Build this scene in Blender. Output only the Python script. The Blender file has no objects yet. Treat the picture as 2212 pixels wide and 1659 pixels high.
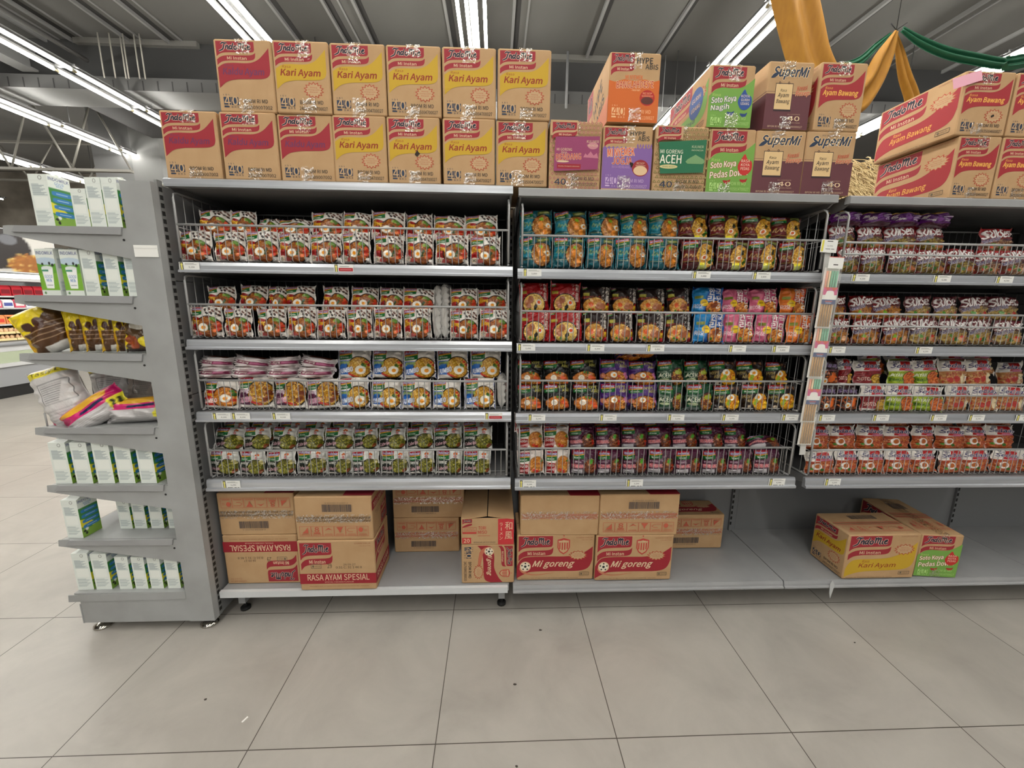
import bpy, bmesh, math, random
import numpy as np
from mathutils import Vector, Matrix
from mathutils.geometry import tessellate_polygon

sc = bpy.context.scene
COL = sc.collection
R = math.radians

# ---------------------------------------------------------------- camera, world, exposure
cam_d = bpy.data.cameras.new('camera')
cam = bpy.data.objects.new('camera', cam_d); COL.objects.link(cam)
F_PX, PITCH, YAW, ROLL = 886.84, 0.1944, 0.0416, 0.0110
fw = Vector((math.sin(YAW)*math.cos(PITCH), math.cos(YAW)*math.cos(PITCH), -math.sin(PITCH)))
rt = Vector((math.cos(YAW), -math.sin(YAW), 0)); up = rt.cross(fw)
r2 = math.cos(ROLL)*rt + math.sin(ROLL)*up; u2 = -math.sin(ROLL)*rt + math.cos(ROLL)*up
m = Matrix((r2, u2, -fw)).transposed().to_4x4(); m.translation = Vector((1.1388, -1.565, 1.3364))
cam.matrix_world = m
cam_d.sensor_width = 36.0; cam_d.lens = F_PX*36.0/2212.0; cam_d.clip_start = 0.02; cam_d.clip_end = 200
sc.camera = cam
wd = bpy.data.worlds.new('world'); sc.world = wd; wd.use_nodes = True
wd.node_tree.nodes['Background'].inputs[0].default_value = (1.0, 0.985, 0.96, 1)
WORLD_STRENGTH = 0.34
wd.node_tree.nodes['Background'].inputs[1].default_value = WORLD_STRENGTH
TUBE_STRENGTH = 44.0
sc.view_settings.view_transform = 'Standard'; sc.view_settings.look = 'None'
sc.view_settings.gamma = 1.0; sc.view_settings.use_curve_mapping = False
sc.view_settings.exposure = -0.1
sc.cycles.use_denoising = True
sc.cycles.max_bounces = 6; sc.cycles.diffuse_bounces = 4; sc.cycles.glossy_bounces = 3
sc.cycles.transmission_bounces = 3; sc.cycles.transparent_max_bounces = 8
sc.cycles.caustics_reflective = False; sc.cycles.caustics_refractive = False
sc.cycles.sample_clamp_indirect = 6.0

# ---------------------------------------------------------------- materials
def lin(c):
    out = []
    for v in c[:3]:
        v = v/255.0
        out.append(v/12.92 if v <= 0.04045 else ((v+0.055)/1.055)**2.4)
    return (*out, 1.0)
MATS = {}
def mat(name, col, rough=0.55, metal=0.0, spec=0.5, noise=None, bump=None, emit=0.0, alpha=1.0):
    """plain principled material; noise=(scale, other colour, contrast) mottles it, bump=(scale, strength)"""
    if name in MATS: return MATS[name]
    mt = bpy.data.materials.new(name); mt.use_nodes = True
    nt = mt.node_tree; b = nt.nodes['Principled BSDF']
    b.inputs['Base Color'].default_value = lin(col); b.inputs['Roughness'].default_value = rough
    b.inputs['Metallic'].default_value = metal; b.inputs['Specular IOR Level'].default_value = spec
    b.inputs['Alpha'].default_value = alpha
    tc = None
    if noise or bump:
        tc = nt.nodes.new('ShaderNodeTexCoord')
    if noise:
        sc_, c2, k = noise
        n = nt.nodes.new('ShaderNodeTexNoise'); n.inputs['Detail'].default_value = 5
        if isinstance(sc_, tuple):
            mp = nt.nodes.new('ShaderNodeMapping'); mp.inputs['Scale'].default_value = sc_
            nt.links.new(tc.outputs['Object'], mp.inputs['Vector']); nt.links.new(mp.outputs[0], n.inputs['Vector']); n.inputs['Scale'].default_value = 1
        else:
            n.inputs['Scale'].default_value = sc_; nt.links.new(tc.outputs['Object'], n.inputs['Vector'])
        r = nt.nodes.new('ShaderNodeMapRange'); r.inputs[1].default_value = .5-k; r.inputs[2].default_value = .5+k
        mx = nt.nodes.new('ShaderNodeMix'); mx.data_type = 'RGBA'
        mx.inputs['A'].default_value = lin(col); mx.inputs['B'].default_value = lin(c2)
        nt.links.new(n.outputs['Fac'], r.inputs[0]); nt.links.new(r.outputs[0], mx.inputs['Factor'])
        nt.links.new(mx.outputs['Result'], b.inputs['Base Color'])
    if bump:
        n2 = nt.nodes.new('ShaderNodeTexNoise'); n2.inputs['Scale'].default_value = bump[0]; n2.inputs['Detail'].default_value = 3
        bp = nt.nodes.new('ShaderNodeBump'); bp.inputs['Strength'].default_value = bump[1]; bp.inputs['Distance'].default_value = 0.004
        nt.links.new(tc.outputs['Object'], n2.inputs['Vector']); nt.links.new(n2.outputs['Fac'], bp.inputs['Height'])
        nt.links.new(bp.outputs[0], b.inputs['Normal'])
    if emit:
        b.inputs['Emission Color'].default_value = lin(col); b.inputs['Emission Strength'].default_value = emit
    MATS[name] = mt
    return mt
def ink(c):
    return mat('print_ink_%02x%02x%02x' % tuple(int(v) for v in c[:3]), c, rough=0.6, spec=0.3)
def attr_mat(name, rough, spec, bump=None, coat=0.0):
    mt = bpy.data.materials.new(name); mt.use_nodes = True; nt = mt.node_tree; b = nt.nodes['Principled BSDF']
    a = nt.nodes.new('ShaderNodeAttribute'); a.attribute_name = 'print'
    nt.links.new(a.outputs['Color'], b.inputs['Base Color'])
    b.inputs['Roughness'].default_value = rough; b.inputs['Specular IOR Level'].default_value = spec
    b.inputs['Coat Weight'].default_value = coat; b.inputs['Coat Roughness'].default_value = 0.12
    if bump:
        tc = nt.nodes.new('ShaderNodeTexCoord'); n2 = nt.nodes.new('ShaderNodeTexNoise'); n2.inputs['Scale'].default_value = bump[0]; n2.inputs['Detail'].default_value = 2
        bp = nt.nodes.new('ShaderNodeBump'); bp.inputs['Strength'].default_value = bump[1]; bp.inputs['Distance'].default_value = 0.006
        nt.links.new(tc.outputs['Object'], n2.inputs['Vector']); nt.links.new(n2.outputs['Fac'], bp.inputs['Height'])
        nt.links.new(bp.outputs[0], b.inputs['Normal']); nt.links.new(bp.outputs[0], b.inputs['Coat Normal'])
    return mt
FILM = attr_mat('printed_plastic_film', 0.32, 0.4, (7.0, 0.9), 0.35)
BOARD = attr_mat('printed_coated_board', 0.38, 0.4)
CARD = mat('kraft_cardboard', (191, 158, 119), 0.75, spec=0.2, noise=(14, (179, 144, 105), .25))
STEEL = mat('painted_grey_steel', (158, 159, 160), 0.42, spec=0.5, noise=(6, (146, 147, 148), .2))
GONDOLA = mat('grey_steel_panel', (164, 166, 166), 0.5, spec=0.4, noise=(5, (150, 151, 150), .15))
LIP = mat('brushed_price_rail', (206, 209, 214), 0.28, metal=0.6, noise=((3.0, 90, 90), (176, 179, 184), .2))
LIPB = mat('dull_price_rail', (182, 185, 190), 0.36, metal=0.5, noise=((3.0, 90, 90), (158, 161, 166), .2))
SHELF = mat('shadowed_shelf_steel', (112, 112, 113), 0.5)  # shelf steel toned darker, shade of the undersides put into its colour
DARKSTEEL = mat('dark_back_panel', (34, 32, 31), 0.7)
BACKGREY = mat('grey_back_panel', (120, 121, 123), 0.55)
WIRE = mat('grey_coated_wire', (168, 168, 168), 0.35, metal=0.2)
BLACK = mat('black_slot', (22, 22, 22), 0.7)
CHROME = mat('chrome', (205, 200, 190), 0.15, metal=1.0)
WHITE = mat('white_card', (238, 238, 234), 0.5)

# ---------------------------------------------------------------- mesh builder
class MB:
    def __init__(s): s.v = []; s.f = []; s.m = []; s.mats = []; s.smooth = []
    def mi(s, mt):
        if mt not in s.mats: s.mats.append(mt)
        return s.mats.index(mt)
    def add(s, vs, fs, mt, smooth=False):
        o = len(s.v); s.v.extend([tuple(v) for v in vs]); k = s.mi(mt)
        for f in fs:
            s.f.append([i+o for i in f]); s.m.append(k); s.smooth.append(smooth)
    def box(s, x0, x1, y0, y1, z0, z1, mt):
        s.add([(x0,y0,z0),(x1,y0,z0),(x1,y1,z0),(x0,y1,z0),(x0,y0,z1),(x1,y0,z1),(x1,y1,z1),(x0,y1,z1)],
              [(0,3,2,1),(4,5,6,7),(0,1,5,4),(1,2,6,5),(2,3,7,6),(3,0,4,7)], mt)
    def prism(s, pts, d0, d1, mt, axis='y'):
        """polygon pts (a,b) extruded; axis y: (x,z), axis x: (y,z), axis z: (x,y)"""
        n = len(pts)
        def P(a, b, d): return {'y':(a,d,b),'x':(d,a,b),'z':(a,b,d)}[axis]
        vs = [P(a,b,d0) for a,b in pts]+[P(a,b,d1) for a,b in pts]
        fs = [tuple(range(n)), tuple(range(2*n-1,n-1,-1))]+[(i,i+n,(i+1)%n+n,(i+1)%n) for i in range(n)]
        s.add(vs, fs, mt)
    def tube(s, path, r, mt, n=6, cap=True, closed=False):
        P = [Vector(p) for p in path]; k = len(P); rings = []
        for i, p in enumerate(P):
            if closed: t = P[(i+1)%k]-P[i-1]
            else: t = P[min(i+1,k-1)]-P[max(i-1,0)]
            t.normalize(); a = Vector((0,0,1)) if abs(t.z) < .9 else Vector((1,0,0))
            e1 = t.cross(a).normalized(); e2 = t.cross(e1)
            rr = r[i] if isinstance(r, (list,tuple)) else r
            rings.append([p+e1*rr*math.cos(2*math.pi*j/n)+e2*rr*math.sin(2*math.pi*j/n) for j in range(n)])
        vs = [v for q in rings for v in q]; fs = []
        for i in range(k if closed else k-1):
            a, b = i*n, ((i+1)%k)*n
            fs += [(a+j, a+(j+1)%n, b+(j+1)%n, b+j) for j in range(n)]
        if cap and not closed: fs += [tuple(range(n-1,-1,-1)), tuple(range((k-1)*n, k*n))]
        s.add(vs, fs, mt, True)
    def cyl(s, c, r, h, mt, n=16, axis='z'):
        d = {'z':(0,0,h),'x':(h,0,0),'y':(0,h,0)}[axis]
        s.tube([c, (c[0]+d[0], c[1]+d[1], c[2]+d[2])], r, mt, n)
    def mesh(s, name):
        me = bpy.data.meshes.new(name)
        me.from_pydata(s.v, [], s.f)
        for mt in s.mats: me.materials.append(mt)
        me.polygons.foreach_set('material_index', s.m)
        me.polygons.foreach_set('use_smooth', s.smooth)
        me.update(); return me
    def build(s, name, parent=None, loc=(0,0,0)):
        return link(name, s.mesh(name), parent, loc)
def link(name, me, parent=None, loc=(0,0,0), rot=None):
    o = bpy.data.objects.new(name, me); COL.objects.link(o); o.location = loc
    if rot: o.rotation_euler = rot
    if parent: o.parent = parent
    return o
def tag(o, label, cat, group=None, kind=None):
    o['label'] = label; o['category'] = cat
    if group: o['group'] = group
    if kind: o['kind'] = kind
    return o
def empty(name, loc, label, cat, group=None, rz=0):
    o = bpy.data.objects.new(name, None); COL.objects.link(o); o.location = loc; o.rotation_euler = (0,0,rz)
    return tag(o, label, cat, group)
def struct(name, mb):
    o = mb.build(name); o['kind'] = 'structure'; return o
ORD = ['first','second','third','fourth','fifth','sixth','seventh','eighth','ninth','tenth','eleventh','twelfth','thirteenth','fourteenth']
rnd = random.Random(7)

# ---------------------------------------------------------------- lettering and 2D printing
TXT = {}
try: FONT = bpy.data.fonts.load(bpy.utils.system_resource('DATAFILES', path='fonts')+'/Noto Sans CJK Regular.woff2')
except Exception: FONT = None
def text_tris(s, shear=0.0):
    """a word as flat triangles, normalised to the unit square"""
    k = (s, shear)
    if k in TXT: return TXT[k]
    c = bpy.data.curves.new('t', 'FONT'); c.body = s; c.resolution_u = 2; c.shear = shear
    if FONT: c.font = FONT
    o = bpy.data.objects.new('t', c); COL.objects.link(o)
    dg = bpy.context.evaluated_depsgraph_get(); e = o.evaluated_get(dg); me = e.to_mesh()
    v = np.array([(p.co.x, p.co.y) for p in me.vertices]); f = [tuple(p.vertices) for p in me.polygons]
    e.to_mesh_clear(); bpy.data.objects.remove(o); bpy.data.curves.remove(c)
    lo, hi = v.min(0), v.max(0)
    v = (v-lo)/np.maximum(hi-lo, 1e-6)
    TXT[k] = (v, f); return TXT[k]
def spl(pts, n=6, closed=False):
    """Catmull-Rom through pts"""
    P = [np.array(p, float) for p in pts]; out = []; k = len(P)
    for i in range(k if closed else k-1):
        if closed: a, b, c, d = P[i-1], P[i], P[(i+1)%k], P[(i+2)%k]
        else: a, b, c, d = P[max(i-1,0)], P[i], P[i+1], P[min(i+2,k-1)]
        for j in range(n):
            t = j/n
            out.append(tuple(.5*((2*b)+(c-a)*t+(2*a-5*b+4*c-d)*t*t+(3*b-a-3*c+d)*t**3)))
    if not closed: out.append(tuple(P[-1]))
    return out
class Ops:
    """shared drawing verbs, in face units 0..1 (u right, v up)"""
    asp = 1.0
    def rect(s, x0, y0, x1, y1, c): s.poly([(x0,y0),(x1,y0),(x1,y1),(x0,y1)], c)
    def ell(s, cx, cy, rx, ry, c, n=20, a0=0, a1=2*math.pi):
        s.poly([(cx+rx*math.cos(a0+(a1-a0)*i/n), cy+ry*math.sin(a0+(a1-a0)*i/n)) for i in range(n)], c)
    def ring(s, cx, cy, rx, ry, t, c, n=24):
        for i in range(n):
            a, b = 2*math.pi*i/n, 2*math.pi*(i+1)/n
            s.poly([(cx+rx*math.cos(a), cy+ry*math.sin(a)), (cx+rx*math.cos(b), cy+ry*math.sin(b)),
                    (cx+(rx-t)*math.cos(b), cy+(ry-t*s.asp)*math.sin(b)), (cx+(rx-t)*math.cos(a), cy+(ry-t*s.asp)*math.sin(a))], c)
    def line(s, pts, w, c):
        for (x0,y0),(x1,y1) in zip(pts[:-1], pts[1:]):
            dx, dy = x1-x0, (y1-y0)/s.asp; l = math.hypot(dx, dy) or 1e-6; nx, ny = -dy/l*w/2, dx/l*w/2*s.asp
            s.poly([(x0+nx,y0+ny),(x0-nx,y0-ny),(x1-nx,y1-ny),(x1+nx,y1+ny)], c)
    def box_out(s, x0, y0, x1, y1, w, c):
        s.line([(x0,y0),(x1,y0),(x1,y1),(x0,y1),(x0,y0)], w, c)
    def burst(s, cx, cy, rx, ry, c, inner, n=14, w=.14):
        def P(k): return [(cx+rx*k*(1 if i%2 else .74)*math.cos(math.pi*i/n), cy+ry*k*(1 if i%2 else .74)*math.sin(math.pi*i/n)) for i in range(2*n)]
        s.poly(P(1), c); s.poly(P(1-w), inner)
    def outtext(s, t, x0, y0, x1, y1, c, oc, shear=0.0, bold=.02, o=.02, rot=0):
        s.text(t, x0, y0, x1, y1, oc, bold+.07, shear, rot, 8); s.text(t, x0, y0, x1, y1, c, bold, shear, rot)
    def script(s, x0, y0, x1, y1, c, oc):
        """the brush-lettered name, drawn as thick strokes"""
        w, h = x1-x0, y1-y0
        for col, k in ((oc, .078), (c, .045)):
            for q in BRUSH:
                P = spl([(x0+a*w, y0+b*h) for a, b in q], 4); n = len(P); L_, R_ = [], []
                for i, (x, y) in enumerate(P):
                    a, b = P[max(i-1,0)], P[min(i+1,n-1)]; dx, dy = b[0]-a[0], (b[1]-a[1])/s.asp; l = math.hypot(dx, dy) or 1e-6
                    t = k*w*.5*(.72+.28*math.sin(math.pi*i/(n-1))); L_.append((x-dy/l*t, y+dx/l*t*s.asp)); R_.append((x+dy/l*t, y-dx/l*t*s.asp))
                s.strip(L_, R_, col)
    def strip(s, L_, R_, col):
        for i in range(len(L_)-1): s.poly([L_[i], L_[i+1], R_[i+1], R_[i]], col)
def shifts(bold, n, w, h, asp):
    """thicken lettering by overprinting it slightly displaced"""
    if bold < .014: return [(0, 0)]
    if n == 4 and bold < .03: n = 3
    r = bold*.62*h/asp; return [(0, 0)]+[(r*math.cos(2*math.pi*i/n), r*math.sin(2*math.pi*i/n)*asp) for i in range(n)]
BRUSH = [[(-.06,-.08),(.02,.06),(.08,.22),(.11,.55),(.145,.92)], [(.02,.80),(.08,.98),(.15,.93),(.22,.97)], [(.185,.62),(.165,.2)], [(.175,.42),(.225,.64),(.25,.52),(.235,.24),(.27,.2)],
         [(.375,.55),(.325,.62),(.29,.38),(.31,.2),(.36,.36)], [(.425,.98),(.385,.5),(.365,.24),(.40,.19)], [(.50,.62),(.445,.5),(.445,.24),(.50,.2),(.53,.42),(.50,.62)],
         [(.575,.98),(.60,.82),(.585,.24)], [(.595,.66),(.65,.92),(.675,.84),(.655,.26)], [(.67,.66),(.725,.9),(.75,.8),(.725,.24),(.76,.2)], [(.825,.62),(.80,.26),(.84,.2)], [(.84,.86),(.848,.9)],
         [(.875,.40),(.935,.50),(.945,.63),(.905,.62),(.87,.4),(.90,.2),(.98,.3)]]
def xf_text(s, shear, x0, y0, x1, y1, rot, asp):
    v, f = text_tris(s, shear)
    q = np.empty_like(v); q[:,0] = x0+v[:,0]*(x1-x0); q[:,1] = y0+v[:,1]*(y1-y0)
    if rot:
        cx, cy = (x0+x1)/2, (y0+y1)/2; a = R(rot); dx, dy = q[:,0]-cx, (q[:,1]-cy)/asp
        q = np.stack([cx+dx*math.cos(a)-dy*math.sin(a), cy+(dx*math.sin(a)+dy*math.cos(a))*asp], 1)
    return q, f
class Vec(Ops):
    """prints flat polygons just proud of a flat face of a mesh under construction"""
    def __init__(s, mb, o, eu, ev, n, w, h, rot180=False):
        s.mb, s.o, s.n, s.w, s.h = mb, Vector(o), Vector(n), w, h
        s.eu, s.ev = Vector(eu)*w, Vector(ev)*h; s.k = 6; s.asp = w/h
        if rot180: s.o = s.o+s.eu+s.ev; s.eu = -s.eu; s.ev = -s.ev
    def P(s, x, y): return s.o+s.eu*x+s.ev*y+s.n*(s.k*2.2e-5)
    def poly(s, pts, c):
        s.k += 1
        tr = tessellate_polygon([[Vector((x,y,0)) for x,y in pts]])
        s.mb.add([s.P(x,y) for x,y in pts], tr, ink(c))
    def text(s, t, x0, y0, x1, y1, c, bold=0.0, shear=0.0, rot=0, n=4):
        s.k += 1
        q, f = xf_text(t, shear, x0, y0, x1, y1, rot, s.asp)
        for dx, dy in shifts(bold, n, x1-x0, y1-y0, s.asp): s.k += .6; s.mb.add([s.P(x+dx, y+dy) for x, y in q], f, ink(c))
    def strip(s, L_, R_, col):
        s.k += .5; n = len(L_)
        s.mb.add([s.P(x, y) for x, y in L_]+[s.P(x, y) for x, y in R_], [(i, i+1, n+i+1, n+i) for i in range(n-1)], ink(col))
class Cnv(Ops):
    """the same verbs drawn into a small colour grid, later carried by mesh vertices"""
    SS = 3
    def __init__(s, nx, ny, base, asp=1.0):
        s.nx, s.ny = nx*s.SS, ny*s.SS; s.a = np.empty((s.ny, s.nx, 3), np.float32); s.a[:] = lin(base)[:3]; s.asp = asp
    def _win(s, xs, ys):
        i0 = max(0, int(min(xs)*s.nx)-1); i1 = min(s.nx, int(max(xs)*s.nx)+2); j0 = max(0, int(min(ys)*s.ny)-1); j1 = min(s.ny, int(max(ys)*s.ny)+2)
        if i1 <= i0 or j1 <= j0: return None
        X, Y = np.meshgrid((np.arange(i0,i1)+.5)/s.nx, (np.arange(j0,j1)+.5)/s.ny)
        return i0, i1, j0, j1, X, Y
    def poly(s, pts, c):
        w = s._win([p[0] for p in pts], [p[1] for p in pts])
        if w is None: return
        i0, i1, j0, j1, X, Y = w; ins = np.zeros(X.shape, bool); n = len(pts)
        for i in range(n):
            (x0,y0),(x1,y1) = pts[i], pts[(i+1)%n]
            if y0 == y1: continue
            ins ^= ((y0 > Y) != (y1 > Y)) & (X < (x1-x0)*(Y-y0)/(y1-y0)+x0)
        s.a[j0:j1,i0:i1][ins] = lin(c)[:3]
    def text(s, t, x0, y0, x1, y1, c, bold=0.0, shear=0.0, rot=0, n=4):
        q0, f = xf_text(t, shear, x0, y0, x1, y1, rot, s.asp); L = lin(c)[:3]; sh = shifts(bold, n, x1-x0, y1-y0, s.asp)
        for dx, dy in sh:
            q = q0+np.array((dx, dy))
            for tri in f:
                p = q[list(tri)]; w = s._win(p[:,0], p[:,1])
                if w is None: continue
                i0, i1, j0, j1, X, Y = w
                def e(a, b): return (b[0]-a[0])*(Y-a[1])-(b[1]-a[1])*(X-a[0])
                a, b, g = e(p[0],p[1]), e(p[1],p[2]), e(p[2],p[0])
                s.a[j0:j1,i0:i1][((a>=0)&(b>=0)&(g>=0))|((a<=0)&(b<=0)&(g<=0))] = L
    def speck(s, cx, cy, rx, ry, cols, n, size, seed=1, stretch=2.2):
        """many short strands of random colour inside an ellipse"""
        g = random.Random(seed)
        for i in range(n):
            a = g.random()*2*math.pi; r = math.sqrt(g.random())*.97; x = cx+rx*r*math.cos(a); y = cy+ry*r*math.sin(a)
            t = g.random()*math.pi; l, w = size*stretch*g.uniform(.6,1.2), size*g.uniform(.6,1)
            ca, sa = math.cos(t), math.sin(t)
            s.poly([(x+(l*ca*k-w*sa*j), y+(l*sa*k+w*ca*j)*s.asp) for k,j in ((1,0),(.4,.8),(-.6,.7),(-1,0),(-.5,-.7),(.5,-.8))], g.choice(cols))
    def out(s):
        ny, nx, S = s.ny//s.SS, s.nx//s.SS, s.SS
        return s.a.reshape(ny, S, nx, S, 3).mean((1,3))**s.deep
    deep = 1.0
# ================================================================ the hall
S_T, FX, FY = 0.5651, -0.1721, 0.0353           # floor tile pitch and one joint crossing
def floor_mat():
    mt = bpy.data.materials.new('cement_look_floor_tile'); mt.use_nodes = True; nt = mt.node_tree; b = nt.nodes['Principled BSDF']
    tc = nt.nodes.new('ShaderNodeTexCoord'); mp = nt.nodes.new('ShaderNodeMapping'); mp.inputs['Location'].default_value = (-FX+100*S_T, -FY+100*S_T, 0)
    br = nt.nodes.new('ShaderNodeTexBrick'); br.offset = 0.0; br.squash = 1.0
    br.inputs['Scale'].default_value = 1; br.inputs['Brick Width'].default_value = S_T; br.inputs['Row Height'].default_value = S_T
    br.inputs['Mortar Size'].default_value = 0.0015; br.inputs['Mortar Smooth'].default_value = 0.0; br.inputs['Bias'].default_value = 0
    br.inputs['Color1'].default_value = (1,1,1,1); br.inputs['Color2'].default_value = (.93,.93,.93,1); br.inputs['Mortar'].default_value = (.16,.15,.13,1)
    n = nt.nodes.new('ShaderNodeTexNoise'); n.inputs['Scale'].default_value = 3.2; n.inputs['Detail'].default_value = 8; n.inputs['Roughness'].default_value = .62; n.inputs['Distortion'].default_value = .5
    cr = nt.nodes.new('ShaderNodeValToRGB'); cr.color_ramp.elements[0].position = .3; cr.color_ramp.elements[1].position = .72
    cr.color_ramp.elements[0].color = lin((160,155,148)); cr.color_ramp.elements[1].color = lin((181,176,168))
    mx = nt.nodes.new('ShaderNodeMix'); mx.data_type = 'RGBA'; mx.blend_type = 'MULTIPLY'; mx.inputs['Factor'].default_value = 1
    L = nt.links
    L.new(tc.outputs['Object'], mp.inputs[0]); L.new(mp.outputs[0], br.inputs['Vector']); L.new(tc.outputs['Object'], n.inputs['Vector'])
    L.new(n.outputs['Fac'], cr.inputs[0]); L.new(cr.outputs[0], mx.inputs['A']); L.new(br.outputs['Color'], mx.inputs['B'])
    L.new(mx.outputs['Result'], b.inputs['Base Color'])
    rr = nt.nodes.new('ShaderNodeMapRange'); rr.inputs[3].default_value = .26; rr.inputs[4].default_value = .38
    L.new(n.outputs['Fac'], rr.inputs[0]); L.new(rr.outputs[0], b.inputs['Roughness']); b.inputs['Specular IOR Level'].default_value = .5
    return mt
mb = MB(); mb.box(-18, 16, -14, 15, -.05, 0, floor_mat()); struct('floor', mb)

CEIL = mat('dull_grey_ceiling_panel', (106, 105, 102), 0.7, spec=.2, noise=((.5, .12, 1), (92, 91, 88), .3))
SEAM = mat('ceiling_seam_metal', (136, 136, 135), .5)
SEAMD = mat('ceiling_seam_shadow_gap', (52, 51, 50), .8)
mb = MB(); mb.box(-18, 16, -14, 6.6, 5.6, 5.7, CEIL); mb.box(-18, 16, 6.6, 15, 5.75, 5.85, CEIL)
for x in (-9.2, -8.1, -6.4, -5.95, -5.0, -4.35, -3.0, -2.15, -1.36, -.92, .39, 1.4, 2.72, 3.92, 5.2, 6.64, 8.0, 9.3, 10.6):
    mb.box(x-.02, x+.02, -14, 6.6, 5.545, 5.6, SEAM); mb.box(x+.02, x+.10, -14, 6.6, 5.595, 5.6, SEAMD)
    if int(x*10) % 3: mb.box(x+.20, x+.23, -14, 6.6, 5.585, 5.6, SEAM)
struct('ceiling', mb)
CURT = mat('dark_grey_drop_beam', (70, 70, 70), .75)
FLNG = mat('grey_beam_flange', (104, 104, 103), .6)
mb = MB(); mb.box(-18, 16, 6.6, 6.75, 4.98, 5.62, CURT); struct('trim_1', mb)
mb = MB(); mb.box(-18, 16, 6.42, 7.1, 4.78, 4.98, FLNG)
for i in range(140): mb.box(-18+i*.24, -18+i*.24+.015, 6.415, 6.42, 4.785, 4.93, CURT)
struct('trim_2', mb)
FOIL = mat('crinkled_foil_insulation', (190, 188, 182), .3, metal=.7, bump=(9, 1.0))
mb = MB()
for x0, x1 in ((-5.9, -3.9), (2.0, 3.1)): mb.box(x0, x1, 6.52, 6.6, 5.52, 5.61, FOIL)
struct('trim_3', mb)
WALL = mat('dusty_plaster_wall', (150, 143, 133), .9, noise=(1.2, (105, 98, 88), .22))
mb = MB(); mb.box(-18, 16, 15, 15.2, 0, 5.85, WALL); struct('wall_back', mb)
mb = MB(); mb.box(-18.2, -18, -14, 15, 0, 5.85, WALL); struct('wall_left', mb)
mb = MB(); mb.box(-8.05, -7.2, 9.0, 9.6, 0, 5.75, mat('grey_painted_column', (112, 112, 112), .7)); mb.box(-7.2, -6.55, 9.0, 9.6, 0, 5.75, mat('pale_grey_column', (128, 128, 127), .7)); struct('trim_4', mb)

# ---- fluorescent rows: one continuous lit trunking each, running away from the camera
TUBE = mat('lit_fluorescent_tube', (255, 252, 244), .5, emit=TUBE_STRENGTH)
HOUS = mat('grey_lamp_trunking', (92, 92, 92), .5)
CAPM = mat('tube_end_cap', (190, 180, 150), .4, metal=.5)
def tube_mesh(name):
    b = MB(); b.tube([(0, .03, 0), (0, 1.21, 0)], .019, TUBE, 6)
    b.tube([(0, 0, 0), (0, .03, 0)], .02, CAPM, 6); b.tube([(0, 1.21, 0), (0, 1.24, 0)], .02, CAPM, 6)
    return b.mesh(name)
TM = tube_mesh('tube')
def lamp_row(x, y0, n, offs, label, z=4.55, w=None):
    t = empty('fluorescent_light_row', (x, y0, z), label, 'ceiling light', 'fluorescent rows under the hall ceiling')
    w = w or (max(offs)-min(offs))/2+.05; b = MB()
    for dx in offs: b.box(dx-.016, dx+.016, 0, n*1.25, .03, .06, HOUS)
    for k in range(n+1): b.box(-w, w, k*1.25-.03, k*1.25+.03, .045, .075, HOUS)
    b.box(-.03, .03, 0, n*1.25, .075, .13, HOUS)
    b.build('trunking', t)
    for k in range(0, n, 2):
        h = MB(); h.tube([(0, .3+k*1.25, .13), (0, .3+k*1.25, 1.05)], .008, HOUS, 5); h.build('hanger_rod', t)
    for i, dx in enumerate(offs):
        for k in range(n): link('tube', TM, t, (dx, k*1.25+.005, 0))
    return t
lamp_row(.86, -11.5, 21, (-.15, -.05, .05, .15), 'lit fluorescent row directly above the middle of the left bay')
lamp_row(-1.85, -11.5, 21, (-.15, -.02, .13), 'lit fluorescent row ending behind the top left carton')
lamp_row(-5.05, -.9, 12, (-.13, .11), 'lit double fluorescent row crossing the upper left corner, nearest of the left rows')
lamp_row(-7.2, -.15, 12, (-.13, .11), 'lit double fluorescent row below the nearest left row, ending at the lowest left carton')
lamp_row(-10.4, 3.8, 8, (-.12, .12), 'lit fluorescent row above the tall white milk cartons at left edge')
lamp_row(-15.4, 5, 7, (-.12, .12), 'lowest and farthest lit fluorescent row at the left edge')
lamp_row(4.25, -11.5, 21, (-.15, -.02, .13), 'lit fluorescent row right beside the wide gold banner')
lamp_row(7.95, -2.0, 11, (-.14, 0, .14), 'lit fluorescent row at the right edge behind the green drape')

# ---- beam, pipe, rods, truss seen past the end gondola
mb = MB(); mb.box(-.13, .13, 0, 6.3, 0, .03, FLNG); mb.box(-.02, .02, 0, 6.3, .03, .27, FLNG); mb.box(-.13, .13, 0, 6.3, .27, .3, FLNG)
o = mb.build('steel_beam', None, (-6.55, .1, 5.0)); tag(o, 'long grey steel beam under the ceiling at upper left', 'beam')
mb = MB(); mb.tube([(0, 0, 0), (0, 6.6, 0)], .035, mat('dark_pipe', (92, 91, 89), .5), 8)
o = mb.build('ceiling_pipe', None, (-5.62, -.2, 5.2)); tag(o, 'thin dark pipe running above the upper left lamp row', 'pipe')
ROD = mat('white_hanger_rod', (200, 196, 186), .5)
for i, x in enumerate((-5.37, -5.19, -5.02, -4.975, -4.8, -4.71)):
    mb = MB(); mb.tube([(0,0,0),(.0,.0,.66)], .011, ROD, 6); o = mb.build('hanger_rod', None, (x, 6.38, 4.94))
    tag(o, f'thin white rod hanging before the dark beam, {ORD[i]} from left of six', 'hanger rod', 'white rods before the dark beam')
for i, (x, r) in enumerate(((2.36, .022), (4.06, .008), (4.59, .008))):
    mb = MB(); mb.tube([(0,0,-.25),(0,0,.62)], r, STEEL, 8); o = mb.build('conduit', None, (x, 6.36, 4.94))
    tag(o, 'grey conduit before the dark beam, '+('thick one left of the orange carton', 'thin one right of the orange carton', 'thin one above the green carton')[i], 'conduit')
TRS = mat('grey_truss_steel', (140, 137, 130), .6)
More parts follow.
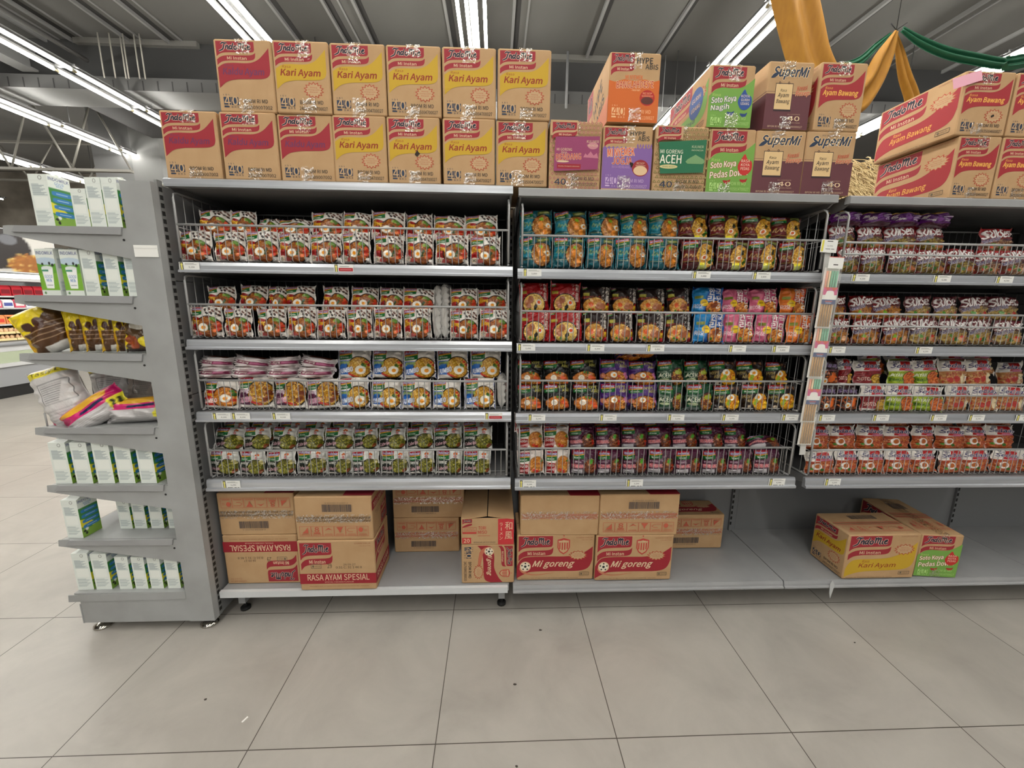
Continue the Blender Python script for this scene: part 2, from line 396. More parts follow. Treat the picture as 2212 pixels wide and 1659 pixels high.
def truss(x0, x1, y, z0, z1, n, label, lean=0):
    t = empty('roof_truss', (x0, y, z0), label, 'truss', 'roof trusses beyond the drop beam')
    for nm, z in (('bottom_chord', 0), ('top_chord', z1-z0)):
        b = MB(); b.box(0, x1-x0, -.05, .05, z-.025, z+.025, TRS); b.build(nm, t)
    d = (x1-x0)/n
    for k in range(n):
        b = MB(); a, c = (0, z1-z0) if k % 2 == 0 else (z1-z0, 0)
        b.tube([(k*d, 0, a), ((k+1)*d, 0, c)], .02, TRS, 6); b.build('web_member', t)
truss(-11.5, -6.6, 8.2, 4.0, 5.35, 8, 'pale steel roof truss behind the left lamp rows')
truss(-13.5, -6.0, 11.5, 4.6, 5.6, 10, 'dusty roof truss against the far wall at left')
truss(6.5, 12, 9.5, 3.9, 4.9, 6, 'dark roof truss between the maroon and the long red cartons')
mb = MB(); mb.box(0, 1.9, 0, 1.7, 0, .05, DARKSTEEL); mb.box(.1, 1.8, .05, 1.6, .05, .1, CEIL)
o = mb.build('hanging_ceiling_panel', None, (-6.6, 7.2, 4.9)); tag(o, 'dark drop panel hanging between the two left lamp rows', 'ceiling panel')

# ---- chilled display far left
FRW = mat('white_fridge_enamel', (198, 199, 200), .35); FRG = mat('grey_fridge_base', (150, 152, 155), .4)
KICK = mat('black_fridge_kick', (26, 26, 27), .4)
GLOW = mat('lit_fridge_light_strip', (255, 250, 240), .5, emit=5.0)
fr = empty('refrigerated_display', (-5.45, 2.4, 0), 'white open refrigerated display at left edge behind the end shelves', 'fridge')
L_ = 2.72
b = MB(); b.box(-.95, -.85, 0, L_, .42, 2.25, FRW); b.box(-.95, -.02, L_-.05, L_, .45, 2.25, FRW); b.build('cabinet', fr)
b = MB(); b.box(-.95, 0, 0, L_, .16, .46, FRG); b.box(-.1, .03, 0, L_, .42, .47, FRW); b.build('base', fr)
b = MB(); b.box(-.95, -.03, 0, L_, 0, .16, KICK); b.build('kick_plate', fr)
b = MB(); b.box(-.1, .0, 0, L_, .62, .72, FRW); b.tube([(.01, 0, .72), (.01, L_, .72)], .03, FRG, 8); b.build('front_rail', fr)
b = MB(); b.box(-.02, -.005, 0, L_, .47, .62, mat('fridge_front_glass', (176, 186, 160), .15)); b.build('front_panel', fr)
for z in (.76, .98, 1.2, 1.36):
    b = MB(); b.box(-.85, -.1, 0, L_-.05, z-.02, z, FRW); b.build('shelf', fr)
b = MB(); b.box(-.5, -.02, 0, L_, 1.56, 1.60, FRW); b.build('canopy', fr)
b = MB(); b.box(-.1, -.03, 0, L_-.06, 1.60, 1.655, GLOW); b.build('light_strip', fr)
c = Cnv(100, 40, (205, 203, 198), 2.4)
c.ell(.72, .55, .16, .5, (48, 44, 44)); c.ell(.78, .75, .04, .12, (110, 112, 118)); c.ell(.88, .18, .12, .26, (150, 96, 48)); c.speck(.88, .2, .13, .3, [(206,168,82),(170,110,50),(226,196,120)], 60, .008, 3)
c.ell(.64, .4, .06, .2, (236, 206, 96)); c.ell(.3, .5, .2, .4, (222, 200, 150))
def grid_face(name, cn, o, eu, ev, parent, mt):
    """a flat panel whose vertices carry the print"""
    A = cn.out(); ny, nx = A.shape[:2]; b = bpy.data.meshes.new(name)
    o, eu, ev = np.array(o), np.array(eu), np.array(ev); uu = np.linspace(0, 1, nx); vv = np.linspace(0, 1, ny)
    V = (o+uu[None,:,None]*eu+vv[:,None,None]*ev).reshape(-1, 3)
    F = [(j*nx+i, j*nx+i+1, (j+1)*nx+i+1, (j+1)*nx+i) for j in range(ny-1) for i in range(nx-1)]
    b.from_pydata(V.tolist(), [], F); set_print(b, A.reshape(-1, 3)); b.materials.append(mt)
    return link(name, b, parent)
def set_print(me, rgb):
    at = me.attributes.new('print', 'FLOAT_COLOR', 'POINT')
    a = np.ones((len(rgb), 4), np.float32); a[:, :3] = rgb; at.data.foreach_set('color', a.ravel())
b = MB(); b.box(-.06, -.004, 0, L_, 1.68, 2.25, FRW); hp = b.build('header_panel', fr)
grid_face('food_poster', c, (0, 0.02, 1.69), (0, L_-.04, 0), (0, 0, .55), hp, BOARD)
def bxthing(name, x, y, z, w, d, h, cols, label, cat, grp):
    b = MB(); r = .2*min(w, d, h)
    pts = [(-w/2,0),(w/2,0),(w/2,h*.8),(w/2-r,h),(-w/2+r,h),(-w/2,h*.8)]
    b.prism([(p[0], p[1]) for p in pts], -d/2, d/2, ink(cols[0]), 'x' if 0 else 'y')
    b.box(w/2, w/2+.002, -d*.4, d*.4, h*.2, h*.6, ink(cols[1]))
    o = b.build(name, None, (x, y, z)); tag(o, label, cat, grp); return o
for i in range(10):
    y = 3.62+i*.14
    bxthing('chilled_packet', -5.62, y, 1.362, .12, .125, .14, ((176,30,44),(120,22,34)) if i != 3 else ((40,110,60),(200,40,50)), f'red chilled packet on the top fridge shelf, {ORD[i]} from left', 'packet', 'chilled packets in the fridge')
    bxthing('chilled_packet', -5.62, y, 1.202, .12, .125, .11, ((228,96,120),(240,225,225)) if i % 2 else ((236,236,240),(80,90,160)), f'pale pink or white chilled packet on the second fridge shelf, {ORD[i]} from left', 'packet', 'chilled packets in the fridge')
    bxthing('chilled_packet', -5.62, y, .982, .12, .125, .12, ((232,150,96),(214,70,56)), f'orange chilled packet on the third fridge shelf, {ORD[i]} from left', 'packet', 'chilled packets in the fridge')
EGG = ink((214, 178, 140))
def egg_mesh():
    b = MB(); b.box(-.14, .14, -.14, .14, 0, .03, ink((232, 214, 160)))
    for a in range(5):
        for e in range(5): b.tube([(-.11+a*.055, -.11+e*.055, .02), (-.11+a*.055, -.11+e*.055, .045), (-.11+a*.055, -.11+e*.055, .075)], [.02, .024, .008], EGG, 6)
    return b.mesh('egg_tray')
EG = egg_mesh()
for i in range(5):
    for k, z in enumerate((.762, .852)):
        o = link('egg_tray', EG, None, (-5.62, 3.68+i*.29, z)); tag(o, f'tray of brown eggs low in the fridge, {ORD[i]} from left, '+('lower', 'upper')[k]+' tray', 'egg tray', 'egg trays in the fridge')
# ================================================================ shelving
LV = {1: 1.468, 2: 1.192, 3: .915, 4: .638}     # shelf tops
BAYS = {'a': (0.0, 1.2, 0.0), 'b': (1.22, 2.395, -.006), 'c': (2.44, 3.64, -.008), 'd': (3.66, 4.86, -.008)}
DEP = .42
def price_rail(x0, x1, z, parent, h=.034, mt=LIP):
    b = MB(); b.prism([(0, z), (-.002, z-.006), (-.004, z-.012), (-.0045, z-h*.7), (-.012, z-h*.8), (-.012, z-h), (.012, z-h), (.012, z)], x0, x1, mt, 'x')
    return b.build('price_rail', parent)
def bay(key, label):
    x0, x1, dz = BAYS[key]; w = x1-x0
    t = empty('shelving_bay', (x0, 0, 0), label, 'shelving', 'noodle shelving bays')
    we = w+{'a': .019, 'b': .044, 'c': .019, 'd': 0}[key]
    b = MB(); b.box(0, we, DEP, DEP+.02, .6, 1.76, DARKSTEEL); b.box(0, we, DEP, DEP+.02, .0, .6, BACKGREY)  # upper part coloured near black to stand in for shade behind the packets
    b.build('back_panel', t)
    b = MB(); b.box(0, w, .36, .37, .0, .115, BLACK); b.build('light_block_panel', t)  # added black panel, stops light passing under the deck
    for x in (0, w) if key == 'a' else (w,):
        b = MB(); b.box(x-.006+(.010 if x else 0), x+.006+(.010 if x else 0), DEP-.012, DEP+.03, 0, 1.75, BACKGREY)
        for k in range(50): b.box(x-.004+(.010 if x else 0), x+.004+(.010 if x else 0), DEP-.0135, DEP-.012, .18+k*.031, .197+k*.031, BLACK)
        b.build('slotted_upright', t)
    z = 1.745+dz
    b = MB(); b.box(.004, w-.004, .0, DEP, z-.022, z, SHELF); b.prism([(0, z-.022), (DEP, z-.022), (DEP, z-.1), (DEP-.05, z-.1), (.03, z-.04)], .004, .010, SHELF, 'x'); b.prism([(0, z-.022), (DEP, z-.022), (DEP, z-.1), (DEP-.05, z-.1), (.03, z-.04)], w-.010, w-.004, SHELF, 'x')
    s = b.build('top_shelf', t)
    b = MB(); b.prism([(0, z+.001), (-.006, z-.003), (-.006, z-.027), (.02, z-.027), (.02, z+.001)], .0, w, LIP if key == 'a' else STEEL, 'x'); b.build('front_lip', s)
    for r in (1, 2, 3, 4):
        z = LV[r]+dz
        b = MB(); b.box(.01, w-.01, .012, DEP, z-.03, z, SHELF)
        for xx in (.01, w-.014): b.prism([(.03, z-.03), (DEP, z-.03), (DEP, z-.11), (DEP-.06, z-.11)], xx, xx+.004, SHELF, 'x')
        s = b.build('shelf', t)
        price_rail({('a',1): .012, ('a',3): -.002}.get((key, r), .0), w+.002, z, s, .036 if r < 4 else .043, LIP if key == 'a' else LIPB)
    z = .147+dz*.4; g0, g1 = {'a': (0, 0), 'b': (-.002, .018), 'c': (-.022, .006), 'd': (-.012, 0)}[key]
    b = MB(); b.box(g0, w+g1, .004, DEP, z-.03, z, STEEL); s = b.build('base_deck', t)
    if key == 'a':
        b = MB(); b.box(-.005, w-.005, -.012, .004, z-.03, z-.002, mat('pale_steel_lip', (205, 208, 210), .4)); b.build('front_lip', s)
    else: price_rail(g0, w+g1, z-.001, s, .03, STEEL)
    for x in ((.04, w-.03) if key == 'a' else (w-.06,)):
        b = MB(); yf = .07 if key == 'a' else .15; b.box(x-.014, x+.014, yf-.02, .3, .04, z-.03, STEEL); 
        b.cyl((x, yf, 0), .02, .01, BLACK, 14); b.cyl((x, yf, .01), .007, .03, BLACK, 8); b.build('base_foot', t)
    return t
bay('a', 'left grey shelving bay with bright scuffed price rails, beside the end shelves')
bay('b', 'middle grey shelving bay, between the left bay and the chopstick strip')
bay('c', 'right grey shelving bay cut off by the right picture edge')
bay('d', 'grey shelving bay beyond the right one, only its deck corner showing')

# ---- wire baskets, one per shelf
RAIL = {('a',1): 1.596, ('a',2): 1.320, ('a',3): 1.037, ('a',4): .757, ('b',1): 1.580, ('b',2): 1.3075, ('b',3): 1.040, ('b',4): .7615,
        ('c',1): 1.575, ('c',2): 1.310, ('c',3): 1.029, ('c',4): .750}
RAIL2 = {('c',1): 1.533, ('c',2): 1.262, ('c',3): .983}
POST = {1: 1.703, 2: 1.423, 3: 1.153, 4: .869}
LVN = ['', 'top', 'second', 'third', 'lowest']; BN = {'a': 'left', 'b': 'middle', 'c': 'right'}
def basket(key, r):
    x0, x1, dz = BAYS[key]; x0 += .016; x1 -= .014 if key != 'b' else .022; w = x1-x0; z0 = LV[r]+dz+.004; zr = RAIL[key, r]; zp = POST[r]+dz*2
    t = empty('wire_basket', (x0, 0, z0), f'grey wire basket on the {LVN[r]} basket level of the {BN[key]} bay', 'basket', 'wire baskets holding the noodle packets')
    H, P = zr-z0, zp-z0; y0, y1 = .008, DEP-.03
    b = MB(); b.tube([(0, y0, H), (w, y0, H)], .0042, WIRE, 8); b.build('top_rail', t)
    if (key, r) in RAIL2: b = MB(); b.tube([(0, y0, RAIL2[key, r]-z0), (w, y0, RAIL2[key, r]-z0)], .0036, WIRE, 8); b.build('middle_rail', t)
    b = MB(); n = 51
    for i in range(1, n):
        x = w*i/n; b.tube([(x, y0, H), (x, y0, .008), (x, y0+.006, .002), (x, y0+.05, .002)], .0015, WIRE, 4, cap=False)
    b.tube([(0, y0+.05, .002), (w, y0+.05, .002)], .002, WIRE, 4); b.build('front_grid', t)
    for x in (0, w):
        b = MB(); q = .02
        b.tube([(x, y0, .01), (x, y0, P-q), (x, y0+.006, P-.006), (x, y0+q, P), (x, y1, P), (x, y1, .002), (x, y0+q, .002), (x, y0+.004, .004)], .0042, WIRE, 8)
        b.build('side_frame', t)
        b = MB()
        for k in range(1, 8): yy = y0+(y1-y0)*k/8; b.tube([(x, yy, .002), (x, yy, P)], .0016, WIRE, 4)
        b.tube([(x, y0, P*.5), (x, y1, P*.5)], .0016, WIRE, 4); b.build('side_grid', t)
    b = MB()
    for k in range(1, 34): b.tube([(w*k/34, y1, .002), (w*k/34, y1, P)], .0016, WIRE, 4)
    b.tube([(0, y1, P), (w, y1, P)], .0036, WIRE, 6); b.build('back_grid', t)
for k in 'abc':
    for r in LV: basket(k, r)
# ================================================================ cartons
RED, YEL, NAVY, BRN, KRAFT, CRM = (154, 44, 54), (194, 158, 44), (44, 58, 80), (146, 60, 34), (191, 158, 119), (220, 192, 158)
MAR, GRN, ORG, PUR, TEALG, PINK = (100, 58, 64), (116, 162, 74), (204, 104, 46), (132, 98, 160), (42, 108, 76), (148, 66, 104)
DK = (58, 56, 54)
def box_map(pts, b): return [(b[0]+x*(b[2]-b[0]), b[1]+y*(b[3]-b[1])) for x, y in pts]
def head(p, b, band=True, name=True, fs=.30):
    """red name block with its wave and the second ribbon under it, in box b"""
    q = lambda P: box_map(P, b)
    p.poly(q([(0,1),(1,1),(1,.62)]+spl([(1,.62),(.97,.5),(.85,.47),(.55,.46),(.25,.44),(.1,.38),(0,.24)], 4)), RED)
    if band:
        p.poly(q(spl([(0,.08),(.08,.2),(.22,.29),(.5,.31),(.8,.32),(.94,.36),(1.02,.46)], 4)+spl([(1.02,.46),(1.0,.2),(.9,.08),(.6,.05),(.3,.04),(.12,-.03),(0,-.2)], 4)), RED)
        x0, y0, x1, y1 = b; w, h = x1-x0, y1-y0
        p.text('Mi Instan', x0+.27*w, y0+.095*h, x0+.78*w, y0+.25*h, CRM, .03)
    if name:
        x0, y0, x1, y1 = b; w, h = x1-x0, y1-y0
        p.script(x0+.12*w, y0+.53*h, x0+.93*w, y0+.93*h, (44, 50, 62), (214, 164, 150))
def swoosh(p, c, x0=.04, x1=.95, lo=.33, top=.61, s=1.0):
    w = x1-x0; h = .27*s
    P = spl([(x0, top), (x0+.12*w, top+.2*h), (x0+.3*w, top+.26*h), (x0+.6*w, top+.27*h), (x0+.78*w, top+.45*h), (x0+.92*w, top+.8*h), (x1, top+1.05*h)], 5)
    P += spl([(x1, top-.1*h), (x0+.97*w, top-.35*h), (x0+.86*w, top-.5*h), (x0+.6*w, top-.54*h), (x0+.35*w, top-.57*h), (x0+.15*w, top-.7*h), (x0, lo)], 5)
    p.poly(P, c)
def forty(p, x0, y0, x1, y1, c=NAVY, k=KRAFT, plain=False):
    w, h = x1-x0, y1-y0
    if not plain:
        p.rect(x0, y0+.22*h, x0+.48*w, y0+.78*h, c); p.rect(x0, y0+.02*h, x0+.35*w, y0+.14*h, c)
        p.text('4', x0+.04*w, y0+.12*h, x0+.44*w, y0+.9*h, k, .02)
        p.rect(x0+.52*w, y0+.2*h, x1, y0+.78*h, c); p.text('0', x0+.58*w, y0+.18*h, x1-.04*w, y0+.84*h, k, .05); p.ell(x0+.77*w, y0+.5*h, .10*w, .22*h, c, 14)
        p.text('I S I', x0+.02*w, y0+.88*h, x0+.4*w, y0+1.0*h, c, .01); p.text('B K S', x0+.5*w, y0-.02*h, x1, y0+.12*h, c, .01)
    else: p.text('40', x0, y0, x1, y1, c, .03)
def bpom(p, num, c=DK, x0=.42, y0=.045, x1=.93):
    w = x1-x0
    p.text('BPOM RI MD', x0+.03*w, y0+.085, x0+.86*w, y0+.14, c, .02); p.text(num, x0, y0, x1, y0+.05, c, .016)
def burst(p, cx, cy, rx, ry, c=(176, 74, 52), k=KRAFT, n=14):
    p.burst(cx, cy, rx, ry, c, k, n)
    for i, wd in enumerate((.34, .55, .4)): p.text(('Bawang', 'Goreng Lebih', 'Banyak')[i], cx-rx*wd, cy+ry*(.2-.26*i), cx+rx*wd, cy+ry*(.38-.26*i), c, .005, .2)
def halal(p, x0, y0, x1, y1):
    p.box_out(x0, y0, x1, y1, .006, (110, 96, 78)); p.ell(x0+(x1-x0)*.2, (y0+y1)/2, (x1-x0)*.1, (y1-y0)*.3, (110, 96, 78), 10); p.text('HALAL', x0+(x1-x0)*.38, y0+(y1-y0)*.3, x1-(x1-x0)*.08, y1-(y1-y0)*.3, (110, 96, 78))
def flavour(p, t, c, small='Rasa', b=(.12, .495, .84, .615), sb=None, sc=None, bold=.055):
    x0, y0, x1, y1 = b; w = x1-x0
    p.text(small, x0+.05*w, y1+.012, x0+.26*w, y1+.048, sc or c, .01, .2); p.text(t, x0, y0, x1, y1, c, bold, .18)
HB = (.04, .70, .70, .97)
def D_kaldu(p): head(p, HB); swoosh(p, RED); flavour(p, 'Kaldu Ayam', (112, 52, 86)); forty(p, .08, .06, .34, .25); bpom(p, '231509007002')
def D_kari(p): head(p, HB); swoosh(p, YEL); flavour(p, 'Kari Ayam', BRN); burst(p, .70, .33, .19, .12); forty(p, .08, .06, .34, .25); bpom(p, '240935004700027')
def D_bawang(p): head(p, HB); swoosh(p, (160, 48, 54)); flavour(p, 'Ayam Bawang', (232, 176, 84), b=(.10, .50, .86, .60)); burst(p, .70, .31, .20, .12); forty(p, .08, .06, .34, .25); bpom(p, '240935004600027')
def D_soto(p, t1, t2, oc, badge, btxt, drops):
    head(p, (.05, .62, .80, .97)); P = spl([(.0, .5), (.14, .6), (.3, .64), (.6, .63), (.8, .68), (1.0, .80)], 5)+[(1, 0), (0, 0)]
    p.poly(P, GRN); p.text('Rasa', .08, .50, .26, .545, (176, 204, 110), .01)
    p.outtext(t1, .06, .38, .62, .50, (238, 232, 214), oc, .12, .03, .025, 6); p.outtext(t2, .06, .26, .10+.075*len(t2), .37, (238, 232, 214), oc, .12, .03, .025, 6)
    p.poly(spl([(.70, .34), (.66, .44), (.74, .56), (.80, .62), (.86, .54), (.96, .5), (.97, .38), (.88, .3), (.78, .29)], 3, True), badge)
    for i, s_ in enumerate(btxt): p.text(s_, .73, .49-.06*i, .92, .535-.06*i, (232, 214, 190), .01)
    for x, y in drops: p.poly(spl([(x-.09, y+.03), (x-.04, y-.02), (x+.04, y-.02), (x+.08, y+.05), (x+.03, y+.03), (x-.03, y+.03)], 3, True), oc)
    forty(p, .08, .03, .32, .2, (176, 214, 130), GRN); bpom(p, '240935014700027', (168, 206, 122), .45, .04, .95)
def D_pedas(p): D_soto(p, 'Soto Koya', 'Pedas Dower', (164, 44, 40), (192, 50, 46), ('RASA', 'KOYA', 'PEDAS'), ((.45, .17), (.82, .19)))
def D_nagih(p): D_soto(p, 'Soto Koya', 'Nagih', (44, 70, 120), (52, 84, 148), ('KOYA', 'GURIH', 'UDANG'), ((.52, .22), (.82, .2)))
def D_supermi(p):
    p.rect(0, 0, 1, .53, MAR); p.line([(0, .56), (1, .56)], .006, MAR)
    p.outtext('SuperMi', .10, .74, .90, .93, NAVY, (214, 186, 146), .3, .05, .02)
    p.poly(spl([(.06, .76), (.14, .83), (.24, .84), (.16, .77)], 3, True), NAVY); p.text('mi instan', .30, .925, .58, .955, NAVY, .01)
    p.rect(.19, .27, .58, .31, (60, 44, 48)); p.rect(.185, .285, .575, .685, (60, 44, 48)); p.rect(.195, .30, .565, .675, (222, 190, 140))
    for x in (.27, .47): p.ring(x, .69, .022, .02, .01, (60, 44, 48), 10)
    p.text('Rasa', .30, .56, .44, .60, DK, .01, .2); p.text('Ayam', .25, .46, .50, .54, DK, .015, .25); p.text('Bawang', .23, .37, .53, .45, DK, .015, .25)
    p.text('Kreasi', .66, .59, .90, .66, (196, 92, 70), .03, .3, 8); p.outtext('Resep', .64, .49, .95, .58, (196, 92, 70), (226, 190, 150), .2, .03, .02, 4)
    p.text('ISI / CONTENTS', .52, .215, .80, .235, (190, 160, 130)); forty(p, .53, .13, .80, .20, (228, 200, 164), plain=True); p.text('BUNGKUS / PACKS', .52, .09, .82, .11, (206, 176, 146)); p.text('BPOM RI MD 240935000300027', .10, .025, .88, .055, (206, 176, 146))
def hatch(p, c, n=13, mrow=15):
    for j in range(mrow):
        for i in range(n):
            x, y = (i+.5*(j%2)+.3)/n, (j+.5)/mrow; d = .36/n
            if x < .98: p.poly([(x-d, y), (x, y+d*.9), (x+d, y), (x, y-d*.9)], c); p.poly([(x-d*.45, y), (x, y+d*.4), (x+d*.45, y), (x, y-d*.4)], KRAFT)
def head2(p, b=(.04, .76, .50, .97)): head(p, b)
def D_rendang(p):
    hatch(p, (176, 112, 104)); p.rect(.0, .78, .52, 1, KRAFT); head2(p)
    p.poly([(.10, .76), (.95, .78), (.93, .30), (.08, .26)], PINK); p.text('MI GORENG', .13, .56, .42, .60, CRM, .01); p.text('RASA', .22, .525, .33, .55, CRM)
    p.outtext('RENDANG', .12, .43, .60, .52, (190, 50, 54), CRM, 0, .02, .02, 3); p.ell(.25, .405, .12, .014, CRM); p.rect(.14, .30, .60, .37, RED); p.text('Bumbu Rempah Indonesia', .17, .325, .57, .345, CRM)
    p.ell(.82, .64, .1, .05, (196, 132, 142)); p.text('KULINER', .70, .68, .93, .72, CRM, .01); p.text('INDONESIA', .71, .63, .92, .66, CRM)
    p.poly([(.64, .47), (.68, .53), (.72, .5), (.78, .56), (.84, .5), (.9, .54), (.93, .46)], (194, 120, 140)); forty(p, .10, .06, .32, .15, NAVY, plain=True); bpom(p, '240935005200027')
def D_aceh(p):
    for j in range(14):
        for i in range(12):
            x, y = (i+.5*(j%2))/12, j/14; p.poly([(x, y), (x+.035, y+.045), (x+.07, y)], (124, 116, 62)); p.poly([(x+.018, y+.006), (x+.035, y+.028), (x+.052, y+.006)], KRAFT)
    p.rect(.0, .80, .5, 1, KRAFT); head2(p, (.04, .78, .46, .98))
    p.poly([(.06, .75), (.95, .80), (.93, .30), (.12, .27)], TEALG); p.text('MI GORENG', .10, .58, .52, .64, (224, 226, 206), .015); p.outtext('ACEH', .10, .43, .50, .56, (232, 232, 214), TEALG, 0, .03, .01)
    p.ell(.27, .38, .17, .032, (206, 196, 140)); p.text('KHAS ACEH', .16, .368, .38, .39, TEALG); p.text('KULINER', .68, .67, .90, .71, (196, 206, 170), .01); p.text('INDONESIA', .68, .625, .90, .65, (196, 206, 170))
    p.poly([(.58, .46), (.62, .5), (.76, .57), (.92, .5), (.95, .46), (.9, .43), (.62, .43)], (120, 160, 110)); forty(p, .12, .06, .36, .155, NAVY, plain=True); bpom(p, '240935014300027')
def D_jogja(p):
    head2(p, (.03, .72, .48, .97)); p.text('HYPE', .54, .86, .84, .92, DK, .06); p.text('ABIS', .70, .78, .93, .85, DK, .03)
    p.poly([(0, .03)]+[(0, .66)]+[(i/24, .66+.03*(i % 2)) for i in range(25)]+[(1, .03)], PUR)
    for i in range(6): p.poly([(.68+.055*i, .70), (.7+.055*i, .74), (.72+.055*i, .70), (.7+.055*i, .67)], PUR)
    p.outtext('MI NYEMEK', .10, .54, .64, .66, (214, 84, 50), (236, 214, 180), 0, .03, .02, 4); p.outtext('JOGJA', .20, .41, .60, .52, (190, 50, 46), (236, 214, 180), 0, .03, .02); p.text('RASA RENDANG', .2, .35, .56, .39, (186, 150, 200), .01)
    p.ell(.78, .36, .17, .13, (150, 46, 50)); p.ell(.78, .32, .14, .075, (222, 190, 150)); p.text('RESEP', .70, .42, .86, .45, CRM, .01); p.text('WARMINDO', .68, .385, .88, .41, CRM); p.rect(0, 0, 1, .03, KRAFT)
    forty(p, .08, .06, .34, .25, (196, 168, 206), PUR); bpom(p, '240935013500027', (196, 168, 206))
def D_bangla(p):
    head2(p, (.03, .72, .48, .985)); p.text('HYPE', .53, .85, .84, .93, DK, .06); p.text('ABIS', .70, .77, .95, .84, DK, .04)
    p.poly([(0, 0), (0, .60), (.12, .58), (.3, .62), (.5, .60), (.7, .625), (.9, .6), (1, .62), (1, 0)], ORG); p.text('MI NYEMEK', .32, .62, .66, .68, (216, 110, 60), .03)
    p.outtext('BANGLAHDES\'E', .15, .50, .88, .60, (176, 48, 42), (240, 214, 170), .05, .03, .014, 2); p.text('rasa kari', .46, .455, .62, .49, (238, 206, 160), .01)
    p.ell(.77, .36, .15, .115, (176, 48, 42)); p.ell(.77, .32, .12, .055, (92, 50, 44)); p.text('RESEP', .68, .41, .86, .44, (232, 170, 130), .01); p.text('WARMINDO', .66, .375, .88, .40, (232, 170, 130))
    forty(p, .08, .06, .34, .25, (238, 190, 140), ORG); bpom(p, '240935011100027', (238, 180, 130))
# long side faces
def D_long(p, col, t, tc):
    head(p, (.03, .52, .60, .97)); P = spl([(.02, .22), (.06, .36), (.15, .44), (.4, .45), (.62, .48), (.8, .6), (.97, .82)], 5)+spl([(.97, .45), (.93, .28), (.8, .2), (.5, .18), (.25, .16), (.1, .1), (.02, .04)], 5)
    p.poly(P, col); p.text('Rasa', .24, .37, .34, .43, tc, .01, .2); p.text(t, .20, .23, .72, .36, tc, .02, .18); burst(p, .80, .66, .15, .13); halal(p, .78, .09, .93, .16)
    p.text('Diproduksi oleh : PT INDOFOOD CBP SUKSES MAKMUR Tbk - Indonesia', .05, .02, .70, .045, DK); p.text('GUNAKAN SEBELUM', .72, .94, .95, .965, (150, 96, 70))
def D_long_bawang(p): D_long(p, (160, 48, 54), 'Ayam Bawang', (232, 176, 84))
def D_long_kari(p): D_long(p, YEL, 'Kari Ayam', BRN)
def ball(p, cx, cy, r, k=1.0):
    p.ell(cx, cy, r*1.3, r*1.3*p.asp, CRM, 24); p.ell(cx, cy, r, r*p.asp, (226, 216, 196), 24)
    p.ell(cx, cy, r*.36, r*.36*p.asp, (40, 40, 42), 5)
    for i in range(5):
        a = 2*math.pi*i/5+.3; p.ell(cx+.82*r*math.cos(a), cy+.82*r*p.asp*math.sin(a), r*.22, r*.22*p.asp, (40, 40, 42), 5)
def crest(p, cx, cy, w, h):
    S = [(-.5, .4), (0, .52), (.5, .4), (.5, -.1), (.32, -.38), (0, -.55), (-.32, -.38), (-.5, -.1)]
    p.poly([(cx+a*w, cy+b*h) for a, b in S], (186, 70, 62)); p.poly([(cx+a*w*.82, cy+b*h*.8-.02*h) for a, b in S], KRAFT)
    for dx in (-.3, -.1, .1, .3): p.rect(cx+dx*w-.06*w, cy-.28*h+abs(dx)*.3*h, cx+dx*w+.04*w, cy+.22*h, (186, 70, 62))
    p.text('BALI UNITED', cx-.42*w, cy+.27*h, cx+.42*w, cy+.36*h, CRM); p.ell(cx, cy+.66*h, .06*w, .05*h, (186, 70, 62), 5)
def D_goreng(p):
    head(p, (.02, .52, .46, .98)); P = spl([(.0, .32), (.05, .46), (.14, .52), (.4, .53), (.65, .53), (.85, .6), (.98, .74)], 5)+spl([(.98, .45), (.93, .27), (.8, .2), (.5, .2), (.2, .19), (.1, .14), (.0, .05)], 5)
    p.poly(P, (152, 40, 50)); p.outtext('Mi goreng', .20, .26, .75, .44, CRM, (152, 40, 50), .4, .04, .005)
    p.poly(spl([(.03, .28), (.08, .16), (.25, .11), (.5, .17), (.25, .13), (.12, .18)], 4, True), (190, 120, 90)); ball(p, .11, .31, .055); crest(p, .60, .76, .16, .34); burst(p, .79, .55, .13, .11)
    halal(p, .82, .10, .94, .17); p.text('Diproduksi oleh : PT INDOFOOD CBP SUKSES MAKMUR Tbk - Indonesia', .06, .03, .80, .055, DK); p.text('GUNAKAN SEBELUM', .76, .93, .97, .955, (150, 86, 60)); p.text('(TGL.BLN.THN)', .83, .88, .97, .905, (150, 86, 60))
def D_spesial(p):
    head(p, (.03, .50, .44, .96)); p.rect(.0, .13, 1, .34, (152, 40, 50)); p.text('RASA AYAM SPESIAL', .10, .20, .91, .32, CRM, .02); p.text('SPECIAL CHICKEN FLAVOUR', .32, .15, .70, .175, CRM)
    halal(p, .16, .45, .29, .53); p.text('29', .37, .45, .43, .54, (80, 70, 58), .01); p.text('26 09 27', .58, .50, .74, .54, (80, 70, 58)); p.text('0:31 C: 31 1 46 8', .48, .44, .82, .485, (80, 70, 58))
    p.text('Diproduksi oleh : PT INDOFOOD CBP SUKSES MAKMUR Tbk - Indonesia', .12, .065, .90, .09, (140, 84, 56)); p.text('GUNAKAN SEBELUM', .74, .93, .95, .96, (150, 86, 60)); p.text('(TGL.BLN.THN)', .80, .88, .95, .905, (150, 86, 60))
